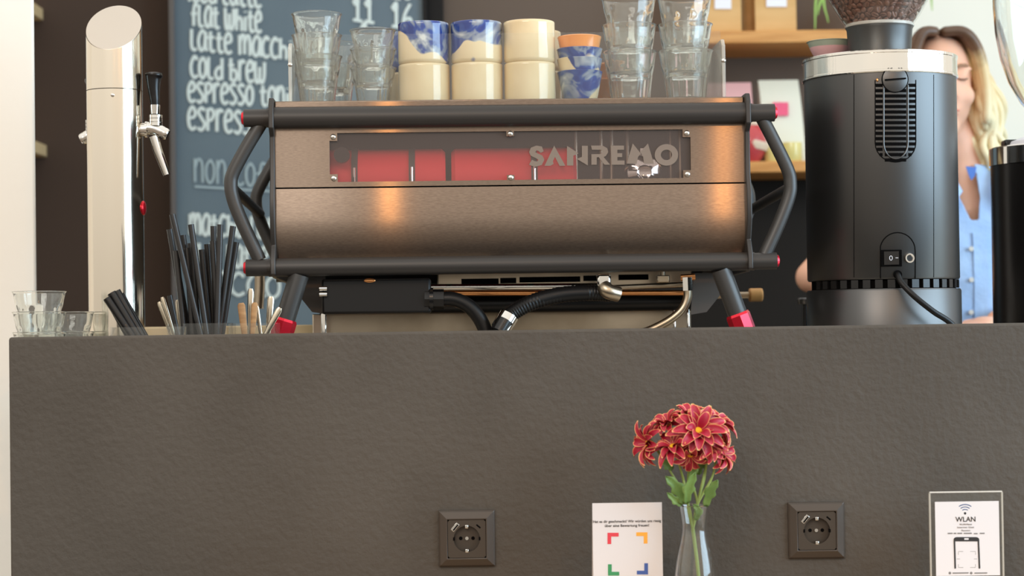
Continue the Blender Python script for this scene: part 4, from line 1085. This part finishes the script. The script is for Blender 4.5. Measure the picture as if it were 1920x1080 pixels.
for sh, el, wr in ((shL, elL, wrL), (shR, elR, wrR)):
    mb.tube([sh, sh.lerp(el, .5), el], [.05, .044, .037], 18); mb.ell(el, (.037, .037, .037))
    mb.tube([el, el.lerp(wr, .35), wr], [.037, .036, .024], 18)
    s = 1 if wr.x < wa.x else -1; d = (wr - el).normalized()
    pm = wr + d * .05
    mb.ell(pm, (.036, .046, .016), 18, 12)
    sd = Vector((-d.y, d.x, 0)).normalized()
    for i, (off, ln) in enumerate(((-.026, .062), (-.009, .072), (.009, .068), (.025, .052))):
        b0 = pm + d * .035 + sd * off
        mb.tube([b0 - d * .012, b0 + d * ln * .45 + Vector((0, 0, -.004)), b0 + d * ln * .8 + Vector((0, 0, -.018)), b0 + d * ln * .9 + Vector((0, 0, -.034))], [.0095, .009, .008, .0065], 10)
    b0 = wr + d * .02 + sd * (.026 * s)
    mb.tube([b0, b0 + sd * .024 * s + d * .02, b0 + sd * .03 * s + d * .05 + Vector((0, 0, -.008))], [.012, .0105, .008], 10)
hip = wa + Vector((0, 0, -.20))
for s in (-1, 1):
    h0 = hip + Vector((s * .085, 0, 0)); kn_ = Vector((h0.x + s * .01, h0.y - .02, .50)); an = Vector((kn_.x, h0.y + .02, .085))
    mb.tube([h0, h0.lerp(kn_, .4), kn_, kn_.lerp(an, .35), an], [.095, .085, .058, .056, .038], 18)
    mb.tube([an + Vector((0, .03, -.045)), an + Vector((0, -.06, -.05)), an + Vector((0, -.16, -.06))], [.036, .036, .024], 14)
foot_z = min(v.z for v in mb.v)
ploc = Vector((wa.x, YH, 0))
for v in mb.v: v.z = v.z if v.z > .2 else v.z
person = mb.build('person', m_skin, loc=ploc)
rm_ = person.modifiers.new('remesh', 'REMESH'); rm_.mode = 'VOXEL'; rm_.voxel_size = .0065; rm_.use_smooth_shade = True
sm_ = person.modifiers.new('smooth', 'SMOOTH'); sm_.factor = .5; sm_.iterations = 5
tag(person, 'person with curly blonde hair and pale blue shirt looking down behind the grinders', 'person')
def pc(mb_, name, m, **k):
    for v in mb_.v: v -= ploc
    return mb_.build(name, m, person, **k)
# face details
m_lash = mat('lashes', (96, 66, 52), .7)
for s in (-1, 1):
    mb = MB(); mb.tube([hc + Vector((s * x, y, z)) for x, y, z in ((.017, -.0885, .004), (.025, -.0925, -.0005), (.034, -.0915, -.0015), (.043, -.084, .002))], [.0012, .0019, .0019, .0012], 8)
    pc(mb, 'eyelashes', m_lash)
mb = MB()
for s in (-1, 1):
    mb = MB(); mb.tube([hc + Vector((s * x, y, z)) for x, y, z in ((.014, -.0925, .026), (.026, -.0905, .032), (.040, -.084, .033), (.050, -.074, .028))], [.003, .0042, .0036, .0018], 8, flat=.6)
    pc(mb, 'eyebrow', m_brow)
mb = MB(); mb.ell(hc + Vector((0, -.0985, -.0715)), (.021, .006, .0042), 16, 8); mb.ell(hc + Vector((0, -.0975, -.0805)), (.017, .006, .005), 16, 8)
pc(mb, 'lips', m_lip)
# shirt: torso shell with an open V at the front, sleeves, collar, placket
mb = MB(); rows = []; NA = 160
zt0 = nb.z - .02; zbm = wa.z - .24
lev = [(nb.z + .012, .060, .062), (nb.z - .012, .095, .078), (nb.z - .040, .145, .095), (nb.z - .075, .182, .108), (nb.z - .12, .192, .122), (nb.z - .18, .182, .132), (nb.z - .26, .165, .132), (nb.z - .36, .152, .124), (wa.z - .04, .155, .124), (wa.z - .14, .168, .132), (zbm, .172, .134)]
vb = H(1815, 440, -.1).z
for (z, a_, b_) in lev:
    u = (nb.z - z) / (nb.z - wa.z); cx_ = nb.x + (wa.x - nb.x) * u
    row = []
    for k in range(NA):
        th = 2 * pi * k / NA; e_ = .86
        X = math.copysign(abs(math.cos(th)) ** e_, math.cos(th)) * a_; Yv = math.copysign(abs(math.sin(th)) ** e_, math.sin(th)) * b_
        ruf = 1 + .012 * math.sin(th * 9 + z * 40) * min(1, max(0, u * 3))
        drop = -.035 * max(0, (abs(X) / .19)) ** 1.5 if z > nb.z - .1 else 0
        row.append(Vector((cx_ + X * ruf, YH + .03 + Yv * ruf - .01 * u, z + drop)))
    rows.append(row)
fine = []
for r0, r1 in zip(rows[:-1], rows[1:]):
    for j in range(9): fine.append([p0.lerp(p1, j / 9) for p0, p1 in zip(r0, r1)])
fine.append(rows[-1])
mb.grid(fine, True)
keep = []
def vee(p):
    dz = p.z - vb
    if p.y > YH - .02 or dz <= 0: return None
    return H(1812 - 8 * min(1, dz / .1), 440).x, min(.023, dz * .26)
ins_ = []
for p in mb.v:
    q = vee(p); ins_.append(q is not None and abs(p.x - q[0]) < q[1])
keep = [f for f in mb.f if not all(ins_[i] for i in f)]
for i, p in enumerate(mb.v):
    if ins_[i]:
        q = vee(p); p.x = q[0] + math.copysign(q[1], p.x - q[0])
mb.f = keep
sh_o = pc(mb, 'shirt', m_shirt, angle=180)
sd_ = sh_o.modifiers.new('solid', 'SOLIDIFY'); sd_.thickness = .003; sd_.offset = 1
sb_ = sh_o.modifiers.new('sub', 'SUBSURF'); sb_.levels = 1; sb_.render_levels = 1
for sh, el in ((shL, elL), (shR, elR)):
    mb = MB(); e2 = sh.lerp(el, .62); inn = sh.lerp(nb, .25)
    mb.tube([inn + Vector((0, .0, -.02)), sh + Vector((0, 0, .0)), sh.lerp(el, .3), e2, e2, sh.lerp(el, .3)], [.072, .072, .068, .062, .056, .05], 24, cap=False)
    pc(mb, 'sleeve', m_shirt, normals=False)
mb = MB()
cxv = H(1815, 440).x; fy = YH + .03
for s in (-1, 1):
    q0 = Vector((nb.x + s * .012, YH + .085, nb.z + .055)); q1 = Vector((nb.x + s * .064, YH + .05, nb.z + .048)); q2 = Vector((nb.x + s * .066, YH - .02, nb.z + .022)); q3 = Vector((nb.x + s * .050, YH - .075, nb.z - .012))
    q4 = Vector((cxv + s * .035, YH - .108, nb.z - .055))
    up_ = catmull([q0, q1, q2, q3, q4], 5)
    lo_ = [p + Vector((s * .020 * min(1, i / 6), -.012, -.032 - .02 * (i / len(up_)))) for i, p in enumerate(up_)]
    mb.grid([up_, [a_.lerp(b_, .5) + Vector((s * .006, -.004, .004)) for a_, b_ in zip(up_, lo_)], lo_])
co = pc(mb, 'collar', m_shirt, normals=False, angle=180); sd_ = co.modifiers.new('solid', 'SOLIDIFY'); sd_.thickness = .003
lp = H(1821, 320, -.085)  # shade inside the collar, put in as a deeper blue patch
mb = MB(); mb.prism([(lp.x - .012, lp.z + .010), (lp.x + .012, lp.z + .008), (lp.x + .008, lp.z - .012), (lp.x, lp.z - .022), (lp.x - .006, lp.z - .01)], lp.y - .001, lp.y + .001, 'y'); pc(mb, 'collar_shade_patch', m_collarshade)
mb = MB(); rws = []
for i in range(14):
    z = vb + .004 - i * (vb - zbm) / 13.5; u = (nb.z - z) / (nb.z - wa.z)
    for j in range(len(lev) - 1):
        if lev[j][0] >= z >= lev[j + 1][0]:
            tt = (lev[j][0] - z) / (lev[j][0] - lev[j + 1][0]); bb = lev[j][2] + (lev[j + 1][2] - lev[j][2]) * tt; break
    yy = YH + .03 - bb * 1.012 - .01 * u - .0035
    rws.append([Vector((cxv - .014, yy + .004, z)), Vector((cxv - .014, yy - .0025, z)), Vector((cxv + .018, yy - .0025, z)), Vector((cxv + .018, yy + .004, z))])
mb.grid(rws); pc(mb, 'placket', m_shirt, normals=False)
for y in (467, 525, 586):
    b_ = H(1820, y, -.11); i = min(range(14), key=lambda j: abs(rws[j][1].z - b_.z))
    mb = MB(); mb.lathe([(0, .002), (.005, .002), (.006, 0), (0, -.001)], n=16, M=Matrix.Translation((b_.x, rws[i][1].y + ploc.y * 0 - .002, b_.z)) @ Matrix.Rotation(pi / 2, 4, 'X'))
    pc(mb, 'button', m_button)
mb = MB()
for s in (-1, 1):
    h0 = hip + Vector((s * .085, 0, .06)); kn_ = Vector((hip.x + s * .095, hip.y - .02, .50)); an = Vector((kn_.x, hip.y + .02, .1))
    mb.tube([h0, hip + Vector((s * .087, 0, -.1)), kn_, an], [.125, .105, .078, .06], 22)
pc(mb, 'trousers', m_trouser)
# hair: cap plus curls
mb = MB()
mb.ell(hc + Vector((.006, .036, .040)), (.090, .096, .082), 28, 18)
hh_ = random.Random(3)
def curl(start, end, amp, r, turns, out):
    pts = []; N = 26
    for i in range(N):
        u = i / (N - 1); p = start.lerp(end, u) + Vector((out.x, out.y, 0)) * math.sin(pi * min(1, u * .8)) * 1.0
        a_ = turns * 2 * pi * u + start.x * 90
        p += Vector((math.cos(a_) * amp * min(1, u * 2), math.sin(a_) * amp * min(1, u * 2), 0)); pts.append(p)
    mb.tube(pts, [r * (.55 + .6 * math.sin(pi * min(.93, .12 + u_ / (N - 1)))) for u_ in range(N)], 8)
for s in (-1, 1):
    for i in range(64):
        a_ = hh_.uniform(-.25, 1.45)               # angle around side -> back
        top_ = hc + Vector((s * .078 * math.cos(a_ * .9) * hh_.uniform(.75, 1.0), -.028 + .11 * a_ * .55, .085 - .02 * hh_.random()))
        ln = hh_.uniform(.24, .36)
        end = Vector((hc.x + s * hh_.uniform(.052, .118) + .018, hc.y + hh_.uniform(-.03, .09), top_.z - ln))
        curl(top_, end, hh_.uniform(.006, .013), hh_.uniform(.0075, .0125), hh_.uniform(1.5, 3.2), Vector((s * hh_.uniform(.01, .035), 0, 0)))
    for i in range(16):                            # parted front, swept to the side
        u = i / 15
        st_ = hc + Vector((-.012 + s * .004, -.06 + .1 * u, .100 + .016 * math.sin(pi * min(1, .3 + u * .7))))
        md = hc + Vector((s * (.068 + .01 * hh_.random()), -.062 + .07 * u, .068 - .01 * u)); en = hc + Vector((s * (.086 + .012 * hh_.random()) + .004, -.045 + .06 * u, -.06 - .05 * hh_.random()))
        mb.tube(catmull([st_, st_.lerp(md, .5) + Vector((s * .008, -.008, .020)), md, md.lerp(en, .5) + Vector((s * .008, 0, 0)), en], 6), [.006] + [.0115] * 23 + [.007], 8)
pc(mb, 'hair', m_hair, angle=180)

# ================================================================== SOCKETS
def ringloft(mb, cx, cz, rings, n4=4, rad=0):
    rows = []
    for (h, y) in rings:
        rows.append([Vector((cx + sx * h, y, cz + sz * h)) for sx, sz in ((-1, -1), (1, -1), (1, 1), (-1, 1))])
    mb.grid(rows, True)
def socket(x, y, label):
    p = P(x, y, 0); p.y = 0
    r_ = thing('power_socket', label, 'socket', p, 0, 'power sockets on the counter front'); k = 1 / px(0)
    mb = MB(); ringloft(mb, 0, 0, [(52.5 * k, -.0002), (52.5 * k, -.004), (49.5 * k, -.0065), (38 * k, -.0112), (36 * k, -.0112), (36 * k, -.003), (36 * k, -.0002)])
    mb.build('frame', m_socket, r_, bevel=.0007, seg=2, angle=12)
    # insert plate with a round hole
    mb = MB(); n = 64; q = 35.2 * k; rh_ = 24.5 * k; A = []; B = []; C = []
    for i in range(n):
        a_ = 2 * pi * (i + .5) / n; c_, s_ = math.cos(a_), math.sin(a_); m_ = q / max(abs(c_), abs(s_))
        A.append(Vector((c_ * m_, -.0100, s_ * m_))); B.append(Vector((c_ * rh_, -.0100, s_ * rh_))); C.append(Vector((c_ * rh_, -.0015, s_ * rh_)))
    D = [Vector((v.x, -.001, v.z)) for v in A]
    mb.grid([D, A, B, C], True); mb.add(C, [tuple(range(n))])
    ins = mb.build('insert', m_socketin, r_, angle=30)
    for dx in (-11.5, 11.5): MB().tube([(dx * k, -.0014, 0), (dx * k, -.0018, 0)], 3.4 * k, 20).build('pin_hole', m_groove, ins)
    MB().tube([(0, -.0014, 0), (0, -.0036, 0)], [4 * k, 3.2 * k], 20).build('centre_screw', m_chrome, ins)
    for s in (-1, 1):
        MB().box((-3 * k, -.0105, s * 22.5 * k - 3.2 * k), (3 * k, -.002, s * 22.5 * k + 3.2 * k)).build('earth_clip', m_chrome, ins, bevel=.0006)
        MB().box((s * 24 * k - 1.6 * k, -.0102, -3 * k), (s * 24 * k + 1.6 * k, -.004, 3 * k)).build('key_notch', m_groove, ins)
    T_ = Matrix.Translation((-21.5 * k, -.010, 22 * k)) @ Matrix.Rotation(math.radians(-50), 4, 'Y')
    us = MB().box((-8.5 * k, -.0004, -3.6 * k), (8.5 * k, .002, 3.6 * k), T_).build('usb_port', m_chrome, ins, bevel=.0003)
    MB().box((-7 * k, -.0006, -2.6 * k), (7 * k, .002, .2 * k), T_).build('port_tongue', m_groove, us)
    T_ = Matrix.Translation((22 * k, -.010, 23 * k)) @ Matrix.Rotation(math.radians(40), 4, 'Y')
    MB().box((-5 * k, -.0003, -1.6 * k), (5 * k, .002, 1.6 * k), T_).build('usb_port', m_groove, ins, bevel=.0005)
socket(875.5, 1009, 'black square power socket with usb ports, left of the white card')
socket(1530, 994, 'black square power socket with usb ports, right of the flowers')

# ================================================================== TABLE, CARD, HOLDER, VASE
ZT = .715
tb_ = thing('cafe_table', 'narrow wooden table pushed against the counter front', 'table', (.3, -.17, 0))
MB().box((-.75, -.15, ZT - .03), (.75, .16, ZT)).build('tabletop', m_table, tb_, bevel=.004)
for sx_ in (-.7, .7):
    for sy_ in (-.11, .12): MB().box((sx_ - .02, sy_ - .02, 0), (sx_ + .02, sy_ + .02, ZT - .03)).build('leg', m_black, tb_, bevel=.002)
# card
YCD = -.11
a_ = P(1111.5, 1010, YCD); b_ = P(1242, 1010, YCD); zt_ = P(1176, 943, YCD).z; cxx = (a_.x + b_.x) / 2; hw_ = (b_.x - a_.x) / 2
card = thing('table_card', 'white folded card with German text and coloured corner marks', 'card', (cxx, YCD, ZT + .0002))
MB().box((-hw_, 0, 0), (hw_, .0012, zt_ - ZT)).build('front_sheet', m_paper, card)
MB().prism([(.0012, zt_ - ZT - .0004), (.0012, zt_ - ZT - .003), (.058, 0), (.060, 0)], -hw_, hw_, 'x').build('back_sheet', m_paper, card)
text_part('text_line', 'Hat es dir geschmeckt? Wir würden uns riesig', 1112, 1239.5, 979.5, 4.6, YCD, card, m_ink, .012)
text_part('text_line', 'über eine Bewertung freuen!', 1134, 1217, 987.5, 4.6, YCD, card, m_ink, .012)
def ell_mark(x0, y0, sx_, sy_, m):
    w_ = 7; ln = 21
    pts = [(x0, y0), (x0 + sx_ * ln, y0), (x0 + sx_ * ln, y0 + sy_ * w_), (x0 + sx_ * w_, y0 + sy_ * w_), (x0 + sx_ * w_, y0 + sy_ * ln), (x0, y0 + sy_ * ln)]
    q_ = [P(x, y, YCD) - card.location for x, y in pts]
    MB().prism([(p.x, p.z) for p in q_], -.0004, .0004, 'y').build('corner_mark', m, card)
ell_mark(1139, 999, 1, 1, m_cr); ell_mark(1214, 998, -1, 1, m_co); ell_mark(1140, 1079, 1, -1, m_cg); ell_mark(1215, 1077, -1, -1, m_cb)
# WLAN holder
YW = -.09
a_ = P(1745.5, 1000, YW); b_ = P(1881.5, 1000, YW); zt_ = P(1812, 924, YW).z; cxx = (a_.x + b_.x) / 2; hw_ = (b_.x - a_.x) / 2
hd = thing('sign_holder', 'clear acrylic stand with a WLAN sheet in front of the counter', 'sign', (cxx, YW, ZT + .0002))
L = hd.location
MB().box((-hw_, .004, 0), (hw_, .0068, zt_ - ZT)).build('acrylic_back', m_acryl, hd, bevel=.0006, seg=1)
MB().box((-hw_, .004, 0), (hw_, .058, .003)).build('acrylic_foot', m_acryl, hd, bevel=.0006, seg=1)
MB().box((-hw_ * 1.0, .0035, zt_ - ZT - .0002), (hw_, .0068, zt_ - ZT + .0016)).build('top_edge', mat('frosted_edge', (206, 202, 194), .4), hd)
for sx_ in (-1, 1): MB().box((sx_ * hw_ - .0011, .0032, 0), (sx_ * hw_ + .0011, .0072, zt_ - ZT)).build('side_edge', m_edge, hd)
p0 = P(1753.5, 940, YW) - L; p1 = P(1876, 1079, YW) - L
sheet = MB().box((p0.x, .0022, p1.z), (p1.x, .0032, p0.z - .001)).build('paper_sheet', m_paper, hd)
YW2 = YW + .0022
def wt(body, x0, x1, yb, h, m=m_ink, bold=.01): return text_part('text_line', body, x0, x1, yb, h, YW2, hd, m, bold)
wt('WLAN', 1791.5, 1829, 978, 9)
wt('WLAN-Name:', 1799, 1822.5, 984.5, 3, m_inkgrey, .0)
wt('Internet Gast', 1795, 1826.5, 990, 3, m_inkgrey, .0)
wt('Passwort:', 1803, 1819.5, 996, 3, m_inkgrey, .0)
for xa, xb, yy in ((1777, 1786, 1000), (1788, 1793, 1000), (1795, 1804, 1000), (1807, 1822, 1000), (1826, 1833, 1000.5), (1837, 1846, 1000), (1786, 1816, 1074.5), (1827, 1851, 1074.5)):
    qa, qb = P(xa, yy, YW2) - L, P(xb, yy, YW2) - L
    MB().box((qa.x, .0018, qa.z - .0008), (qb.x, .0022, qa.z + .0008)).build('fine_print', m_inkgrey, hd)
mb = MB()                                              # wifi arcs
for r_, w_ in ((8, 1.0), (13, 1.0), (18, 1.1)):
    q_ = []
    for i in range(15):
        an = math.radians(50 + 80 * i / 14); q_.append(P(1809.5 + r_ * math.cos(an), 962.5 - r_ * math.sin(an) * .92, YW2) - L)
    mb.tube(q_, w_ / px(YW), 6)
for v in mb.v: v.y = .0022 + (v.y - .0022) * .2
note(mb.build('wifi_symbol', m_wifi, hd), 'blue wifi arcs')
q = P(1809.5, 962.5, YW2) - L; MB().ell((q.x, .0022, q.z), (2.4 / px(YW), .0003, 2.4 / px(YW))).build('wifi_dot', m_ink, hd)
mb = MB()                                              # phone outline
def flatpoly(pts, m_):
    q_ = [P(x, y, YW2) - L for x, y in pts]; mb.prism([(p.x, p.z) for p in q_], .0018, .0022, 'y')
flatpoly([(1788, 1012)] + [(1794 - 6 * math.cos(a_), 1012 - 5 * math.sin(a_)) for a_ in (.4, .8, 1.2, 1.57)] + [(1830 + 6 * math.sin(a_), 1012 - 5 * math.cos(a_)) for a_ in (0, .4, .8, 1.2)] + [(1836, 1012), (1836, 1015), (1788, 1015)], None)
flatpoly([(1788, 1015), (1791, 1015), (1792.5, 1066), (1789.5, 1066)], None); flatpoly([(1833, 1015), (1836, 1015), (1838, 1066), (1835, 1066)], None)
mb.build('phone_outline', m_ink, hd)
mb = MB(); flatpoly([(1808, 1009), (1816, 1009), (1816, 1012), (1808, 1012)], None)
for v in mb.v: v.y -= .0003
mb.build('phone_speaker', m_paper, hd)
mb = MB()
for pts in ([(1797, 1040), (1797, 1034), (1806, 1034)], [(1819, 1034), (1829, 1034), (1829, 1040)], [(1797, 1058), (1797, 1064), (1806, 1064)], [(1819, 1064), (1829, 1064), (1829, 1058)], [(1794, 1048), (1800, 1048)], [(1826, 1048), (1832, 1048)]):
    mb.tube([P(x, y, YW2) - L for x, y in pts], .4 / px(YW), 4)
mb.build('scan_marks', m_inkgrey, hd)
for x in (1781, 1821):
    q = P(x, 1074.5, YW2) - L; MB().ell((q.x, .0022, q.z), (2.6 / px(YW), .0003, 2.6 / px(YW))).build('footer_icon', m_inkgrey, hd)

# vase
YV = -.13; pv_ = px(YV)
vx = P(1302, 1000, YV).x
zmouth = P(1302, 948, YV).z
vs = thing('glass_vase', 'clear glass carafe vase holding the red flowers', 'vase', (vx, YV, ZT + .0002))
hv = zmouth - ZT
pf = [(.0, .0), (26, 0), (35, 3), (39, 25), (38.5, 55), (35.5, 85), (31, 112), (26.5, 135), (24, 155), (23.8, 165), (25, 180), (27.2, 195), (29, 210)]
sc_ = hv / 210 
pf = [(r / pv_, z * sc_) for r, z in pf]
w = .0022
inn = [(r - w, z) for r, z in reversed(pf[3:])] + [(pf[2][0] - .004, .008), (0, .008)]
rim = [(pf[-1][0] - w / 2, pf[-1][1] + .0008)]
MB().lathe(pf + rim + inn, n=72).build('carafe', m_vase, vs)
# flower spray
fl = thing('chrysanthemum_spray', 'cut spray of dark red flowers with cream edged petals in the vase', 'flowers', (vx, YV, ZT + .010))
L = fl.location
def V(x, y, dy=0): return P(x, y, YV + dy) - L
B0 = V(1310, 1095); J1 = V(1297, 990, -.004)
J1 = V(1299, 992, 0); J2 = V(1291, 950, 0)
MB().tube(catmull([Vector((.008, 0, .0005)), V(1311, 1090), V(1306, 1045), J1], 6), [.0026] * 19, 10).build('stem', m_stem, fl)
BL = [  # x, y, dy, radius px, facing dir, rings, attach
 (1216, 832, -.004, 36, (-.80, -.30, .10), 2, V(1262, 892)),
 (1252, 798, .000, 33, (-.35, -.30, .85), 3, V(1280, 895)),
 (1309, 808, -.028, 42, (.10, -.90, .42), 3, V(1294, 885)),
 (1262, 838, -.026, 34, (-.30, -.50, .72), 2, V(1282, 900)),
 (1294, 852, -.020, 30, (-.1, -.55, -.55), 2, V(1290, 900)),
 (1342, 794, .004, 33, (.45, -.30, .85), 3, V(1318, 900)),
 (1353, 850, -.008, 34, (.80, -.35, .05), 2, V(1335, 895)),
 (1330, 838, -.022, 27, (.35, -.65, .3), 2, V(1322, 890)),
 (1293, 784, .02, 33, (-.05, -.2, .95), 3, V(1300, 890)),
]
rp = random.Random(11)
def petal(mb_, uvs, T_, ln, wd, elev, cup):
    NU, NV = 8, 7; o = len(mb_.v)
    for i in range(NU):
        u = i / (NU - 1); hw2 = wd * (math.sin(pi * (u * .80 + .12)) ** .75) * (1 if u < .98 else .55)
        rr = ln * u; bend = elev - .45 * u * u
        for j in range(NV):
            v = (j / (NV - 1)) * 2 - 1
            p_ = Vector((rr * math.cos(bend) + .0, v * hw2, rr * math.sin(bend) + cup * hw2 * v * v - .06 * hw2))
            mb_.v.append(T_ @ p_); uvs.append((max(abs(v) ** 3.2, max(0, (u - .78) / .22) ** 1.3), u))
    for i in range(NU - 1):
        for j in range(NV - 1): mb_.f.append((o + i * NV + j, o + i * NV + j + 1, o + (i + 1) * NV + j + 1, o + (i + 1) * NV + j))
for (x, y, dy, rad, dr, rings, at_) in BL:
    c_ = V(x, y, dy); n_ = Vector(dr).normalized(); Q = Matrix.Translation(c_) @ n_.to_track_quat('Z', 'Y').to_matrix().to_4x4()
    mb = MB(); uvs = []; R_ = rad / pv_ * 1.1
    for k in range(rings):
        el = (.30, .72, 1.05)[k]; cnt = (10, 9, 6)[k]; ln = R_ * (1.12, .98, .72)[k]
        for i in range(cnt):
            th = 2 * pi * (i + .5 * k) / cnt + rp.uniform(-.12, .12)
            T_ = Q @ Matrix.Rotation(th, 4, 'Z') @ Matrix.Translation((R_ * .10, 0, .0012 * k))
            petal(mb, uvs, T_, ln * rp.uniform(.82, 1.12), R_ * .215, el + rp.uniform(-.25, .25), .6)
    bl = mb.build('bloom', m_petal, fl, normals=False, uvs=uvs, angle=180)
    MB().ell((0, 0, .002), (R_ * .2, R_ * .2, R_ * .12), 16, 8, ).build
    cm = MB(); cm.lathe([(R_ * .20, -.001), (R_ * .21, .002), (R_ * .15, R_ * .10), (0, R_ * .13)], n=20, M=Q); cm.build('bloom_centre', m_yellow, bl)
    cm = MB(); cm.lathe([(0, -R_ * .30), (R_ * .12, -R_ * .26), (R_ * .24, -R_ * .1), (R_ * .22, 0), (0, 0)], n=14, M=Q); cm.build('calyx', m_stem, bl)
    base_ = c_ - n_ * R_ * .26
    MB().tube(catmull([J1, V(1290 if x < 1300 else 1308, 945), at_, base_], 6), [.0019] * 12 + [.0016] * 7, 8).build('branch', m_stem, fl)
def leaf(pts, w_, tw=0):
    pts = catmull(pts, 5); rows = []; N = len(pts)
    for i, q_ in enumerate(pts):
        u = i / (N - 1); ww = w_ * math.sin(pi * min(1, .06 + u * .94)) ** .8 * (1 + .28 * math.sin(u * 17))
        tdir = (pts[min(i + 1, N - 1)] - pts[max(0, i - 1)]).normalized(); sd = tdir.cross(Vector((tw, -1, .15))).normalized()
        rows.append([q_ - sd * ww, q_ - sd * ww * .5 + Vector((0, .0012, 0)), q_ + Vector((0, .0022, 0)), q_ + sd * ww * .5 + Vector((0, .0012, 0)), q_ + sd * ww])
    mb_ = MB(); mb_.grid(rows); o = mb_.build('leaf', m_leaf, fl, normals=False, angle=180)
    s_ = o.modifiers.new('solid', 'SOLIDIFY'); s_.thickness = .0006
leaf([V(1282, 945, -.012), V(1270, 915, -.02), V(1248, 893, -.024)], .0085)
leaf([V(1288, 945, -.016), V(1292, 915, -.026), V(1304, 886, -.03)], .0080, .3)
leaf([V(1322, 950, -.008), V(1332, 922, -.014), V(1346, 900, -.018)], .0072, -.3)
leaf([V(1278, 948, -.010), V(1266, 938, -.018), V(1251, 924, -.022)], .0050)
leaf([V(1262, 880, .0), V(1252, 872, -.006), V(1242, 862, -.01)], .006)
leaf([V(1308, 890, .004), V(1312, 870, .004), V(1322, 858, .002)], .008)
leaf([V(1294, 900, -.004), V(1300, 880, -.008), V(1296, 866, -.01)], .006)
leaf([V(1304, 975, -.006), V(1310, 958, -.008), V(1300, 945, -.006)], .005)
